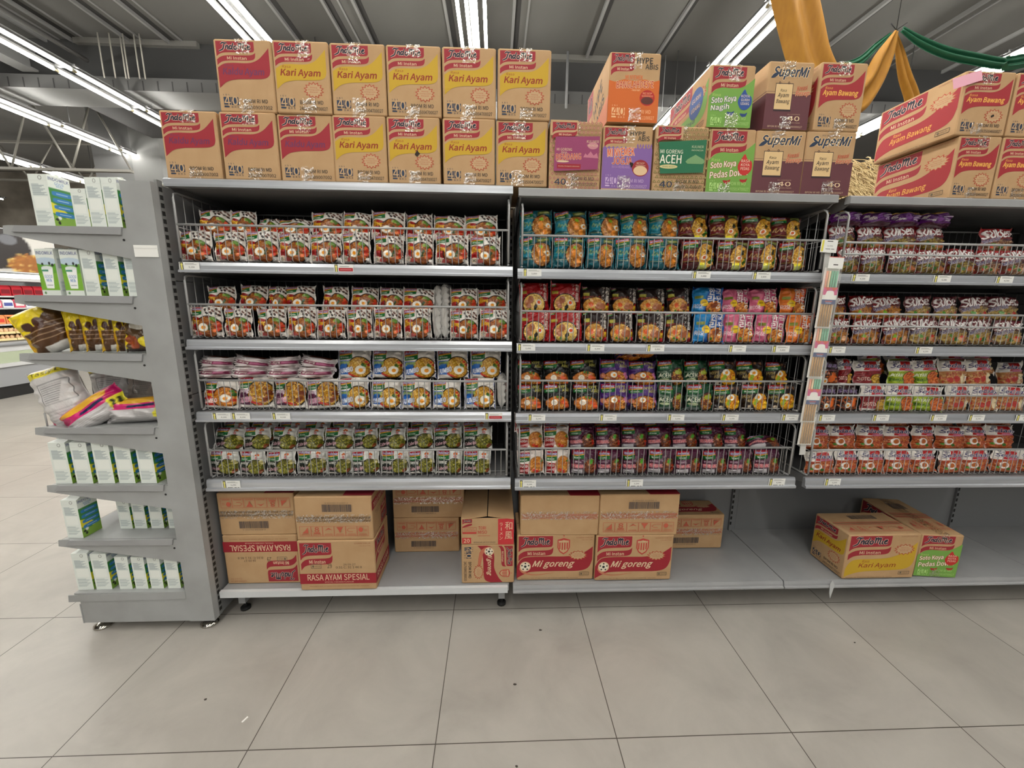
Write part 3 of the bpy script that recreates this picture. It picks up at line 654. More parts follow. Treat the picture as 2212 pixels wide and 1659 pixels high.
def D_endgoreng(p):
    head(p, (.03, .74, .56, .97)); P = spl([(.02, .48), (.08, .58), (.3, .62), (.6, .62), (.85, .70), (.98, .78)], 4)+spl([(.98, .55), (.93, .46), (.8, .42), (.4, .41), (.15, .38), (.02, .3)], 4)
    p.poly(P, (152, 40, 50)); p.outtext('Mi goreng', .2, .47, .80, .58, CRM, (152, 40, 50), .4, .04, .005); p.poly(spl([(.05, .52), (.2, .34), (.9, .3), (.4, .38), (.2, .42)], 4, True), (190, 110, 84)); ball(p, .17, .52, .085); crest(p, .74, .82, .2, .2); burst(p, .70, .32, .2, .1)
    forty(p, .05, .06, .34, .22); bpom(p, '241793001300020')
def stripe(p, y, h, c, n=70):
    for r_ in range(2):
        yy = y+r_*h*.55
        for i in range(n): x = .02+.96*i/n; p.poly([(x, yy), (x+.006, yy), (x+.014, yy+h*.42), (x+.008, yy+h*.42)], c)
def bars(p, x0, y0, x1, y1, seed, up_=False):
    g = random.Random(seed); x = x0
    while x < x1: w = g.choice((.003, .005, .008)); p.rect(x, y0, min(x+w, x1), y1, (88, 80, 78)); x += w+g.choice((.003, .005))
    p.text('0 89686 01060 1', x0+.04, y1+.02 if up_ else y0-.05, x1-.04, y1+.05 if up_ else y0-.02, (110, 96, 84))
def pictos(p, x0, y0, x1, y1, c=(186, 92, 70)):
    w = (x1-x0)/6; h = y1-y0
    for i in range(6):
        a = x0+i*w; p.box_out(a, y0, a+w*.95, y1, .004, c); m_ = a+w*.48
        if i == 0: p.poly([(a+w*.2, y0+.3*h), (a+w*.75, y0+.3*h), (a+w*.7, y1-.1*h), (a+w*.5, y0+.6*h)], c)
        elif i == 1: p.text('8', m_-.2*w, y0+.42*h, m_+.2*w, y1-.06*h, c, .03); p.rect(a+w*.2, y0+.28*h, a+w*.76, y0+.38*h, c)
        elif i == 2: p.poly([(a+w*.15, y0+.55*h), (a+w*.5, y1-.15*h), (a+w*.85, y0+.6*h), (a+w*.5, y0+.7*h)], c)
        elif i == 3: p.poly([(m_-.3*w, y1-.08*h), (m_+.3*w, y1-.08*h), (m_+.1*w, y0+.6*h), (m_+.03*w, y0+.35*h), (m_-.03*w, y0+.35*h), (m_-.1*w, y0+.6*h)], c)
        elif i == 4: p.line([(a+.1*w, y0+.6*h), (a+.3*w, y1-.2*h), (a+.85*w, y1-.2*h)], .006, c); p.line([(a+.1*w, y0+.6*h), (a+.3*w, y0+.45*h), (a+.6*w, y0+.45*h)], .006, c)
        else: p.ell(a+.3*w, y0+.65*h, .2*w, .25*h, c, 9); p.rect(a+.6*w, y0+.5*h, a+.85*w, y0+.54*h, c); p.rect(a+.6*w, y0+.65*h, a+.85*w, y0+.69*h, c)
        p.rect(a+.1*w, y0+.10*h, a+.85*w, y0+.14*h, c); p.rect(a+.15*w, y0+.2*h, a+.8*w, y0+.235*h, c)
def D_flap(p, c=(186, 80, 70), bar=True, pic=True):
    stripe(p, .42, .13, c)
    if bar: bars(p, .36, .66, .74, .83, 5, True)
    if pic: pictos(p, .05, .10, .95, .33)
def D_flapdark(p): D_flap(p, (70, 62, 54))
def D_flapblank(p): D_flap(p, (190, 90, 80), False, False)
def D_topred(p): p.poly([(.62, 0), (1, 0), (1, 1), (.55, 1)], (150, 34, 44)); p.script(.66, .3, .95, .7, CRM, (150, 34, 44))
def D_toplogo(p): p.poly([(.62, .05), (1.0, .05), (1.0, .9), (.6, .9)], RED); p.script(.66, .3, .94, .65, NAVY, (206,150,138)); p.text('GUNAKAN SEBELUM', .06, .4, .3, .5, (120, 60, 50))
def D_tori(p):
    head(p, (.03, .70, .21, .97), band=False); p.poly(spl([(.02, .66), (.1, .76), (.2, .80), (.2, .74), (.1, .68)], 3, True), RED)
    p.poly([(.70, .0), (.70, .97), (1, .99), (1, 0)], (196, 58, 62))
    for i, ch in enumerate('和風'): p.text(ch, .83, .56-.36*i, .97, .86-.36*i, CRM, .01)
    for i, ch in enumerate('ラーメン'):
        if ch == 'ー': p.line([(.76, .80-.17*i+.02), (.76, .80-.17*i-.1)], .012, CRM)
        else: p.text(ch, .73, .70-.17*i, .79, .82-.17*i, CRM, .01)
    p.text('TORI', .33, .58, .47, .70, (186, 66, 60), .02); p.text('MISO', .32, .42, .49, .54, (186, 66, 60), .02); p.line([(.32, .34), (.55, .34)], .006, (186, 66, 60))
    p.box_out(.03, .45, .29, .66, .006, (186, 66, 60)); p.text('Premium', .07, .58, .25, .63, (186, 66, 60)); p.text('Collection', .05, .51, .27, .57, (186, 66, 60)); p.rect(.03, .42, .29, .49, (186, 66, 60))
    p.rect(.02, .05, .19, .27, (190, 60, 60)); p.text('20', .05, .09, .16, .23, CRM, .03); p.text('BPOM RI MD 345731001300020', .24, .07, .65, .12, DK)
def D_tori_top(p): stripe(p, .45, .12, (190, 90, 80), 50); bars(p, .18, .2, .8, .36, 8); pictos(p, .15, .7, .85, .9, (120, 96, 84))
def D_leftbangla(p): head(p, (.03, .2, .30, .97)); p.text('HYPE', .36, .52, .74, .72, DK, .03, 0, 30); p.text('ABIS', .52, .28, .84, .46, DK, .03, 0, 30); p.poly([(.3, 0), (.3, .2), (.6, .28), (1, .4), (1, 0)], (214, 130, 90))
def D_leftnagih(p): D_long(p, GRN, 'Soto Koya', NAVY); p.ell(.72, .58, .16, .26, (52, 84, 148)); p.text('GURIH', .62, .62, .82, .7, CRM, .02); p.text('UDANG', .62, .46, .82, .54, CRM, .02)
def D_leftsupermi(p): p.rect(0, 0, 1, .53, MAR); p.line([(0, .56), (1, .56)], .006, MAR)
def D_side(p): p.text('BPOM RI MD', .1, .3, .9, .4, DK, .01, 0, 90); head(p, (.05, .62, .6, .97))
def D_sidespesial(p): head(p, (.05, .55, .72, .95)); p.rect(0, .13, 1, .34, (152, 40, 50)); p.text('RASA AYAM', .1, .18, .9, .3, CRM, .02)

def tape_mat():
    mt = bpy.data.materials.new('clear_packing_tape'); mt.use_nodes = True; nt = mt.node_tree; L = nt.links
    for n in list(nt.nodes):
        if n.type == 'BSDF_PRINCIPLED': nt.nodes.remove(n)
    tc = nt.nodes.new('ShaderNodeTexCoord'); n1 = nt.nodes.new('ShaderNodeTexNoise'); n1.inputs['Scale'].default_value = 160; n1.inputs['Detail'].default_value = 3
    mp = nt.nodes.new('ShaderNodeMapRange'); mp.inputs[1].default_value = .46; mp.inputs[2].default_value = .64; mp.inputs[3].default_value = .03; mp.inputs[4].default_value = .55
    g = nt.nodes.new('ShaderNodeBsdfGlossy'); g.inputs['Roughness'].default_value = .22; g.inputs['Color'].default_value = (1, .98, .94, 1)
    bp = nt.nodes.new('ShaderNodeBump'); bp.inputs['Strength'].default_value = 1; bp.inputs['Distance'].default_value = .004
    tr = nt.nodes.new('ShaderNodeBsdfTransparent'); tr.inputs[0].default_value = (.97, .94, .88, 1); mx = nt.nodes.new('ShaderNodeMixShader')
    L.new(tc.outputs['Object'], n1.inputs['Vector']); L.new(n1.outputs['Fac'], mp.inputs[0]); L.new(n1.outputs['Fac'], bp.inputs['Height']); L.new(bp.outputs[0], g.inputs['Normal'])
    L.new(mp.outputs[0], mx.inputs[0]); L.new(tr.outputs[0], mx.inputs[1]); L.new(g.outputs[0], mx.inputs[2]); L.new(mx.outputs[0], nt.nodes['Material Output'].inputs[0])
    return mt
TAPE = tape_mat()
CMESH = {}
def carton(w, h, d, faces, loc, label, grp=None, rz=0.0, tape='front', name='carton', lean=0.0, gable=0.0):
    key = (round(w,3), round(h,3), round(d,3), tuple((k, v.__name__ if not isinstance(v, tuple) else v[0].__name__+str(v[1])) for k, v in faces.items()), gable)
    if key not in CMESH:
        b = MB(); c = .0035; x0, x1 = -w/2, w/2
        P = [(x0+c,0),(x1-c,0),(x1,c),(x1,d-c),(x1-c,d),(x0+c,d),(x0,d-c),(x0,c)]
        n = 8; Q = [(x*(1-2*c/w), c+(y-c)*1.0 if 0 else y) for x, y in P]
        vs = [(x*(1-1.4*c/w), d/2+(y-d/2)*(1-1.4*c/d), 0) for x, y in P]+[(x, y, c) for x, y in P]+[(x, y, h-c) for x, y in P]+[(x*(1-1.4*c/w), d/2+(y-d/2)*(1-1.4*c/d), h) for x, y in P]
        fs = [tuple(range(7,-1,-1))]
        for k in range(3): fs += [(k*n+i, k*n+(i+1)%n, k*n+n+(i+1)%n, k*n+n+i) for i in range(n)]
        if not gable: fs.append(tuple(range(24, 32)))
        b.add(vs, fs, CARD)
        if gable:
            for sx in (-1, 1):
                a = [(sx*.002, -.004, h+gable), (sx*w*.5, -.002, h-.002), (sx*w*.5, d, h-.002), (sx*.002, d, h+gable)]
                b.add(a+[(x, y, z-.003) for x, y, z in a], [(0,1,2,3),(7,6,5,4),(0,4,5,1),(1,5,6,2),(2,6,7,3),(3,7,4,0)], CARD)
            b.add([(x0+.004,.004,h-.02),(x1-.004,.004,h-.02),(x1-.004,d-.004,h-.02),(x0+.004,d-.004,h-.02)], [(0,1,2,3)], BLACK)
        if not gable: b.box(x0+.002, x1-.002, d/2-.0012, d/2+.0012, h, h+.0003, mat('carton_seam', (120, 92, 62), .9))
        for f, D in faces.items():
            r180 = False; cw = False
            if isinstance(D, tuple): D, md = D; r180 = md == 180; cw = md == 90
            if f == 'front':
                if cw: p = Vec(b, (x0,0,h), (0,0,-1), (1,0,0), (0,-1,0), h, w)
                else: p = Vec(b, (x0,0,0), (1,0,0), (0,0,1), (0,-1,0), w, h, r180)
            elif f == 'left': p = Vec(b, (x0,d,0), (0,-1,0), (0,0,1), (-1,0,0), d, h, r180)
            elif f == 'right': p = Vec(b, (x1,0,0), (0,1,0), (0,0,1), (1,0,0), d, h, r180)
            elif f == 'top' and not gable: p = Vec(b, (x0,0,h+.0004), (1,0,0), (0,1,0), (0,0,1), w, d, r180)
            else: continue
            D(p)
        CMESH[key] = b.mesh('carton')
    t = empty(name, loc, label, 'carton', grp, rz); t.rotation_euler.x = lean
    link('box', CMESH[key], t)
    if tape:
        b = MB(); tw = .022; e = .0026
        def strip(pts, nx=4):
            k = len(pts); vs = []
            for i, (y, z) in enumerate(pts):
                for j in range(nx+1): vs.append((-tw+2*tw*j/nx+tx+(rnd.uniform(-.002,.002) if j in (0,nx) else 0), y, z))
            b.add(vs, [(i*(nx+1)+j, i*(nx+1)+j+1, (i+1)*(nx+1)+j+1, (i+1)*(nx+1)+j) for i in range(k-1) for j in range(nx)], TAPE)
        tx = rnd.uniform(-.012, .012); ln = rnd.uniform(.035, .06)
        if tape in ('front', 'low'):
            if tape == 'front': strip([(d, h+e), (d*.5, h+e), (.0, h+e), (-e, h-.002), (-e, h-ln*.4), (-e, h-ln*.8), (-e, h-ln)])
            tx += rnd.uniform(-.012, .012); strip([(-e, .002), (-e, .02), (-e, ln*.9)])
        else:   # along the front seam
            vs = [(x0_, -e, h*.42+dz_) for x0_ in np.linspace(-w/2+.004, w/2-.004, 9) for dz_ in (-.004, .034)]
            b.add(vs, [(2*i, 2*i+2, 2*i+3, 2*i+1) for i in range(8)], TAPE)
        b.build('tape', t)
    return t

TOPZ = 1.746
lo = [('kaldu', .004, .198), ('kaldu', .203, .391), ('kaldu', .396, .575), ('kari', .581, .757), ('kari', .764, .943), ('kari', .952, 1.137), ('kari', 1.142, 1.319)]
hi = [('kaldu', .212, .396), ('kari', .401, .581), ('kari', .588, .764), ('kari', .771, .951), ('kari', .957, 1.138), ('kari', 1.147, 1.323)]
def hole(p, x, y, r=.045):
    g = random.Random(int(x*100)); p.poly([(x+r*g.uniform(.4,1.3)*math.cos(a), y+r*g.uniform(.4,1.2)*math.sin(a)) for a in np.linspace(0, 5.6, 9)], (40, 30, 22))
def D_karihole(p): D_kari(p); hole(p, .56, .46)
def D_jogjahole(p): D_jogja(p); hole(p, .60, .41)
def D_bawanghole(p): D_bawang(p); hole(p, .68, .31, .03)
DD = {'kaldu': (D_kaldu, 'all-red kraft noodle carton'), 'kari': (D_kari, 'yellow-banded kraft noodle carton')}
for row, lst, z in (('lower', lo, TOPZ), ('upper', hi, TOPZ+.2135)):
    for i, (k, x0, x1) in enumerate(lst):
        carton(.181 if k == 'kari' else .186, .2125 if row == 'lower' else .216, .33, {'front': D_karihole if (row, i) == ('lower', 4) else DD[k][0]}, ((x0+x1)/2, .004+rnd.uniform(0, .006), z),
               f'{DD[k][1]}, {ORD[i]} from left in {row} row on the left bay', 'cartons stacked along the shelf tops', R(rnd.uniform(-.5, .5)))
BZ = 1.7385
for D, x0, x1, h, lf, lb in ((D_rendang, 1.328, 1.512, .222, None, 'patterned kraft carton with magenta panel, lower row on the middle bay'),
        (D_jogjahole, 1.516, 1.694, .212, None, 'purple and kraft carton under the orange carton'),
        (D_aceh, 1.702, 1.894, .215, None, 'green-panelled olive patterned carton, lower row on the middle bay'),
        (D_pedas, 1.899, 2.066, .212, None, 'lime green carton with red badge, lower row below the blue-badged one'),
        (D_supermi, 2.068, 2.250, .211, None, 'maroon and kraft carton, left of two in the lower row'),
        (D_supermi, 2.254, 2.436, .213, None, 'maroon and kraft carton at the right end of the lower row')):
    carton(x1-x0, h, .34, {'front': D}, ((x0+x1)/2, .006, BZ), lb, 'cartons stacked along the shelf tops', R(rnd.uniform(-.6, .6)))
for D, lf, x0, x1, h, z, lb in ((D_bangla, D_leftbangla, 1.526, 1.703, .215, 1.962, 'orange and kraft carton standing alone in the upper row'),
        (D_nagih, D_leftnagih, 1.880, 2.038, .196, 1.9545, 'lime green carton with blue badge in the upper row'),
        (D_supermi, D_leftsupermi, 2.084, 2.246, .213, 1.9535, 'maroon and kraft carton in the upper row'),
        (D_bawang, D_long_bawang, 2.270, 2.438, .217, 1.953, 'red banded kraft carton at the right end of the middle bay upper row')):
    carton(x1-x0, h, .34, {'front': D, 'left': lf}, ((x0+x1)/2, .005, z), lb, 'cartons stacked along the shelf tops', R(rnd.uniform(-.5, .5)))
CZ = 1.738
for i, (x0, x1, z, h, lb) in enumerate(((2.822, 2.985, CZ, .212, 'red banded kraft carton showing its long side, lower left of the right stack'), (2.992, 3.155, CZ, .212, 'red banded kraft carton, lower row, second of the right stack'),
        (2.800, 2.986, CZ+.2145, .206, 'red banded kraft carton with pink paper strip, upper left of the right stack'), (2.994, 3.17, CZ+.2145, .206, 'red banded kraft carton at the right edge, upper row of the right stack'))):
    carton(x1-x0, h, .33, {'front': D_bawanghole if i == 2 else D_bawang, 'left': D_long_bawang}, ((x0+x1)/2, .005, z), lb, 'cartons stacked along the shelf tops', 0)
# ---- bottom deck
DZ = .149
GB = 'cartons on the bottom deck'
carton(.305, .226, .2, {'front': (D_spesial, 180), 'right': D_sidespesial}, (.156, .034, DZ), 'upside-down red banded carton at the lower left of the bottom deck', GB, tape=None)
carton(.308, .187, .2, {'front': (D_flapdark, 180), 'top': D_topred}, (.156, .036, DZ+.227), 'kraft carton with barcode lying on the upside-down red banded carton', GB, tape='seam')
carton(.312, .226, .21, {'front': D_spesial, 'right': D_sidespesial}, (.487, -.014, DZ), 'red banded carton overhanging the bottom deck lip, second stack', GB, tape=None)
carton(.308, .190, .21, {'front': D_flapdark, 'top': D_toplogo, 'right': (D_spesial, 180)}, (.486, -.008, DZ+.227), 'kraft carton with dark stripe lying on the overhanging carton', GB, tape='seam')
carton(.31, .178, .15, {'front': (D_flap, 180)}, (.812, .246, DZ), 'kraft carton pushed to the back of the bottom deck, lower of two', GB, tape='seam')
carton(.336, .178, .15, {'front': (D_flap, 180)}, (.825, .248, DZ+.179), 'kraft carton pushed to the back of the bottom deck, upper of two', GB, tape='seam')
carton(.225, .182, .33, {'front': (D_endgoreng, 90)}, (1.110, .012, DZ), 'kraft carton turned on its side with football, right end of left bay deck', GB, tape=None)
carton(.222, .122, .33, {'front': D_tori}, (1.108, .012, DZ+.183), 'small opened carton with bulging flaps and red Japanese lettering', GB, tape=None, gable=.014)
carton(.335, .215, .2, {'front': D_goreng, 'left': D_side}, (1.402, .026, DZ), 'red banded carton with crest and football, left of two on the middle deck', GB, tape=None)
carton(.335, .182, .2, {'front': D_flapblank, 'left': D_side, 'top': D_topred}, (1.414, .024, DZ+.216), 'plain kraft carton with slanted red stripe on the left football carton', GB, tape='seam', rz=R(-.8))
carton(.337, .215, .2, {'front': D_goreng}, (1.743, .016, DZ), 'red banded carton with crest and football, right of two on the middle deck', GB, tape=None)
carton(.340, .188, .2, {'front': D_flap, 'top': D_topred}, (1.752, .016, DZ+.216), 'kraft carton with barcode and pictograms on the right football carton', GB, tape='seam')
carton(.335, .180, .15, {'front': (D_flap, 180), 'top': D_goreng}, (2.100, .246, DZ), 'kraft carton at the back of the middle deck beside the football cartons', GB, tape='seam')
carton(.328, .214, .19, {'front': D_long_kari, 'left': D_kari, 'top': (D_flap, 0)}, (2.845, .000, DZ), 'yellow banded carton standing on the right bay bottom deck', GB, tape=None)
carton(.178, .205, .345, {'front': D_pedas, 'left': D_long_bawang, 'top': (D_flap, 0)}, (3.116, .006, DZ), 'lime green carton leaning behind the yellow banded carton on the deck', GB, tape='front', rz=R(-6))
# ================================================================ noodle packets
NX, NY = 80, 74
W_, SIL = (236, 232, 226), (206, 204, 200)
NOOD = [(222, 160, 62), (196, 122, 40), (236, 186, 96), (168, 92, 34), (206, 140, 52)]
BRNN = [(150, 84, 44), (112, 58, 30), (186, 118, 62), (92, 46, 26)]
GRNN = [(150, 142, 48), (108, 106, 32), (190, 184, 82), (82, 84, 26), (130, 138, 44)]
YELN = [(226, 186, 74), (198, 150, 46), (240, 210, 120), (160, 108, 36)]
def imark(c, x0=.08, y0=.70, x1=.45, y1=.95, sub='Mi Instan'):
    """red-yellow-green flag mark with pale lettering"""
    h = y1-y0; w = x1-x0
    def wave(t, b, col): c.poly(spl([(x0, y0+t*h), (x0+.5*w, y0+(t+.02)*h), (x1, y0+(t+.10)*h)], 4)+spl([(x1, y0+(b+.10)*h), (x0+.5*w, y0+(b+.02)*h), (x0, y0+b*h)], 4), col)
    wave(.46, .0, (26, 122, 62)); wave(.54, .44, (238, 190, 60)); c.poly([(x0, y1), (x1, y1)]+spl([(x1, y0+.62*h), (x0+.5*w, y0+.56*h), (x0, y0+.52*h)], 4), (186, 30, 40))
    c.outtext('Indomie', x0+.06*w, y0+.62*h, x0+.94*w, y0+.92*h, (222, 226, 246), (62, 84, 168), .3, .04, .03)
    c.text(sub, x0+.12*w, y0+.14*h, x0+.72*w, y0+.34*h, (236, 240, 232), .03)
def bowl(c, cx, cy, rx, ry, cols, seed=1, rim=(34, 26, 24), n=260, size=.018):
    c.ell(cx, cy, rx*1.07, ry*1.07, rim, 28); c.ell(cx, cy, rx*.97, ry*.97, cols[1], 28); c.speck(cx, cy, rx*.94, ry*.94, cols, n, size, seed)
def egg(c, x, y, r): c.ell(x, y, r*1.12, r*c.asp, (244, 240, 228), 18); c.ell(x+.1*r, y-.05*r, r*.5, r*.45*c.asp, (240, 166, 32), 14)
def blobs(c, pts, cols, r, seed=1):
    g = random.Random(seed)
    for x, y in pts: c.poly(spl([(x+r*g.uniform(.7,1.2)*math.cos(a), y+r*g.uniform(.7,1.2)*c.asp*math.sin(a)) for a in (0,1.1,2.2,3.3,4.4,5.4)], 3, True), g.choice(cols))
REDS = [(214, 72, 40), (232, 106, 62), (196, 48, 32)]; LEAF = [(92, 148, 48), (140, 186, 60), (60, 112, 36)]; MEAT = [(206, 150, 110), (226, 180, 140), (178, 112, 72)]
def P_g(c):
    c.rect(0, 0, 1, .07, (214, 206, 200))
    for x, y in ((.54,.88),(.64,.92),(.74,.86),(.84,.92),(.92,.84),(.60,.78),(.70,.79),(.82,.78),(.90,.74)): blobs(c, [(x, y), (x+.02, y-.03)], [(66, 44, 38), (126, 84, 70), (48, 36, 34)], .034, int(x*99))
    c.poly([(.05,.22),(.05,.66)]+spl([(.05,.64),(.2,.66),(.42,.60)], 3)+[(.36,.3),(.3,.2)], (172, 28, 30)); imark(c, .05, .69, .44, .97)
    bowl(c, .62, .33, .345, .335, [(186,122,48),(150,84,32),(206,150,72),(110,60,26),(170,106,42)], 3, (20, 15, 13)); blobs(c, [(.87,.46),(.84,.33),(.90,.38),(.80,.20),(.87,.24)], [(226,104,60),(236,140,90),(206,72,44)], .06); blobs(c, [(.70,.58),(.80,.55),(.76,.60)], [(150,176,70),(176,196,96),(108,146,56)], .06); blobs(c, [(.66,.34),(.68,.40),(.64,.26)], [(58,84,36),(80,110,44)], .045)
    egg(c, .48, .31, .125); c.outtext('Mi', .08, .53, .19, .64, (246, 204, 60), (140, 24, 26), .25, .05, .03); c.outtext('goreng', .06, .40, .36, .54, (246, 204, 60), (140, 24, 26), .25, .06, .02)
    c.poly(spl([(.16,.15),(.32,.17),(.46,.10),(.36,.05),(.18,.07)], 3, True), (190, 96, 90)); c.ell(.14,.15,.10,.10,(206,200,196),14); ball(c, .14, .15, .06); c.rect(.84,.08,.94,.15,(226,224,220))
def P_jr(c):
    imark(c, .06, .64, .46, .98); c.poly([(.05,.1),(.05,.62),(.42,.60),(.5,.1)], (190, 36, 30)); bowl(c, .68, .38, .33, .36, NOOD, 5); egg(c, .70, .36, .13); blobs(c, [(.86,.6),(.9,.5)], LEAF, .06); blobs(c, [(.9,.3)], REDS, .06)
    c.outtext('Mi', .08, .50, .18, .60, (250, 206, 50), (150,24,26), .2, .05); c.outtext('goreng', .07, .38, .36, .50, (250, 206, 50), (150,24,26), .2, .05); c.outtext('JUMBO', .06, .18, .46, .32, (244, 236, 230), (190,36,30), .3, .06, .02, 10); c.rect(.05, 0, .95, .09, W_)
def P_jp(c):
    imark(c, .06, .64, .46, .98); c.poly([(.04,.12),(.04,.62),(.42,.60),(.44,.12)], (104, 40, 84)); bowl(c, .68, .48, .32, .42, YELN+BRNN[:2], 6); blobs(c, [(.86,.34),(.78,.28),(.9,.5)], BRNN, .08); c.poly(spl([(.36,.26),(.6,.2),(.74,.12),(.6,.14),(.4,.2)], 3, True), (200, 60, 70))
    c.outtext('goreng', .06, .48, .38, .60, (240, 226, 236), (104,40,84), .2, .05); c.outtext('JUMBO', .06, .20, .46, .36, (206, 130, 170), W_, .3, .05, .02, 12); c.rect(.05, 0, .95, .1, W_); c.rect(0, 0, .035, 1, (104,40,84))
def P_jb(c):
    imark(c, .06, .64, .48, .98); c.poly([(.05,.14),(.05,.62),(.44,.60),(.46,.14)], (38, 116, 190)); bowl(c, .66, .36, .33, .36, YELN, 7); egg(c, .70, .28, .14); blobs(c, [(.86,.55),(.92,.46)], REDS, .05); blobs(c, [(.82,.42),(.76,.46)], LEAF, .05)
    c.poly(spl([(.34,.2),(.5,.12),(.66,.05),(.5,.07),(.36,.12)], 3, True), (206, 70, 56)); c.outtext('goreng', .07, .46, .40, .58, (196, 214, 60), (30,90,160), .2, .05); c.outtext('JUMBO', .05, .20, .48, .36, (240, 244, 250), (38,90,170), .3, .06, .03, 12); c.rect(0, 0, .03, 1, (40, 84, 170)); c.rect(.97, 0, 1, 1, (40, 84, 170))
def P_G(c):   # back of the packet
    c.rect(.40, .1, .60, .7, (206, 44, 36)); c.rect(.62, .1, .70, .7, (240, 170, 50)); c.text('Indomie', .42, .15, .58, .6, (250, 220, 90), .03, .2, 90)
    for j in range(18): c.rect(.1, .06+.05*j, .32, .075+.05*j, (150, 150, 150)); c.rect(.76, .06+.05*j, .92, .075+.05*j, (160, 160, 160))
def P_fp(c):
    c.poly(spl([(.20,.34),(.5,.32),(.94,.34)],3)+spl([(.94,.60),(.5,.58),(.20,.60)],3), (150, 62, 100)); c.outtext('Mi goreng', .24, .38, .54, .56, W_, (150,62,100), .2, .03); c.rect(.58, .40, .90, .54, (206, 130, 164)); c.ell(.1, .46, .05, .16, (110, 96, 90)); c.rect(.55, .10, .9, .18, (170, 162, 160)); c.rect(.3, .90, .9, 1, (120, 66, 40)); c.rect(.0, .0, .03, 1, (104,40,84))
def P_c(c):
    c.poly([(.04,.04),(.04,.62),(.5,.60),(.5,.04)], (28, 44, 36)); imark(c, .05, .60, .50, .97); bowl(c, .70, .34, .29, .32, GRNN, 8); blobs(c, [(.72,.74)], [(206,150,150)], .07); blobs(c, [(.68,.84),(.77,.86),(.72,.88)], [(220,120,50),(90,140,50)], .04); blobs(c, [(.9,.5),(.86,.58)], [(214,206,150),(226,214,170)], .06); blobs(c, [(.9,.2),(.84,.14)], BRNN, .06)
    c.outtext('goreng', .07, .42, .42, .55, W_, (24,60,40), .25, .05); c.outtext('Cabe Ijo', .08, .16, .46, .34, (226, 190, 196), (60,30,36), .3, .04, .02, 12); c.poly([(.06,.0),(.06,.08),(.4,.14),(.5,.03)], W_)
def P_t(c):
    c.poly([(.05,.30),(.62,.34),(.60,.66),(.05,.66)], (34, 140, 158)); imark(c, .04, .72, .40, .96); c.poly([(.55,.80),(.93,.84),(.93,.96),(.55,.92)], (112, 124, 60)); c.rect(.60, .86, .88, .89, (186, 192, 130))
    bowl(c, .68, .42, .31, .38, [(206,152,74),(176,116,46),(228,186,118),(146,92,40)], 9, n=240); blobs(c, [(.66,.66)], [(156,196,60)], .07); egg(c, .86, .46, .075); blobs(c, [(.64,.40),(.74,.26),(.62,.5)], [(226,150,50),(214,160,110)], .08); c.line([(.06,.68),(.5,.70)], .008, (206,196,110)); c.line([(.06,.26),(.5,.24)], .008, (206,196,110)); c.line(spl([(.10,.46),(.14,.58),(.16,.44),(.22,.54),(.26,.45),(.32,.56),(.36,.46),(.42,.52)],4), .018, (170,190,120))
def P_m(c):
    c.rect(.04, .30, .50, .62, (120, 44, 46)); imark(c, .06, .70, .44, .96); c.poly([(.56,.84),(.94,.86),(.94,.97),(.56,.95)], (124, 132, 66)); bowl(c, .70, .46, .29, .40, YELN, 10, n=240); blobs(c, [(.76,.62),(.72,.56)], [(40,44,26)], .06); egg(c, .64, .40, .07); c.ell(.64, .40, .05, .05, (226,120,60)); blobs(c, [(.84,.3),(.78,.24),(.9,.4)], LEAF, .06)
    c.poly([(.45,.03),(.48,.22),(.68,.22),(.72,.03)], (186, 192, 110)); c.rect(.48, .16, .66, .24, (236, 226, 40)); c.line([(.05,.66),(.5,.66)], .008, (206,180,90)); c.line([(.05,.28),(.5,.28)], .008, (206,180,90)); c.line(spl([(.08,.42),(.12,.54),(.15,.40),(.22,.50),(.26,.41),(.32,.52),(.36,.42),(.44,.50)],4), .022, (206,176,120))
def kanji(c, x, y, h, col=(240, 234, 226)):
    for i, ch in enumerate('和風'): c.text(ch, x+.02, y-h*(i+1)*.46+.04*h, x+.15, y-h*i*.46, col, .015)
    for i, ch in enumerate('ラーメン'):
        if ch == 'ー': c.line([(x-.06, y-h*.2*i-.01), (x-.06, y-h*.2*i-.12*h)], .02, col)
        else: c.text(ch, x-.11, y-h*.2*(i+1)+.05*h, x-.01, y-h*.2*i, col, .01)
def P_r(c):
    bowl(c, .48, .28, .36, .34, [(226,190,100),(240,210,130),(206,160,70),(180,140,60)], 11); blobs(c, [(.28,.34),(.36,.44),(.30,.24)], MEAT, .11); c.ell(.64, .34, .09, .09, W_, 16); c.ell(.64, .34, .055, .055, (226,96,30), 12); blobs(c, [(.54,.22),(.50,.18)], [(36,36,30)], .06); blobs(c, [(.34,.1),(.5,.08)], LEAF, .05); kanji(c, .78, .95, .66); c.rect(.06, .62, .24, .72, (206, 196, 90)); imark(c, .05, .86, .18, .98)
def P_k(c):
    c.poly([(.62,0),(.9,.4),(.95,.4),(.95,0)], (190, 34, 48)); blobs(c, [(x/10, .56) for x in range(1,7)], [(150,60,40),(180,80,50)], .06); bowl(c, .46, .26, .38, .32, [(226,190,100),(214,160,80),(190,120,60),(240,210,130)], 12, (60,44,34)); blobs(c, [(.62,.32),(.7,.26),(.56,.22)], MEAT, .11); c.ell(.34, .32, .09, .09, (226,110,50), 14); blobs(c, [(.3,.12),(.4,.1),(.66,.1)], LEAF, .05); blobs(c, [(.42,.14)], REDS, .04); kanji(c, .78, .96, .66); c.rect(.08, .62, .28, .74, (196, 190, 90)); c.rect(.82, .14, .92, .3, (226,190,50)); imark(c, .05, .86, .2, .98)
def hangul(c, col=(246, 242, 236)):
    for i, ch in enumerate('한국라면'): c.text(ch, .46+.25*(i%2), .70-.27*(i//2), .68+.25*(i%2), .95-.27*(i//2), col, .035)
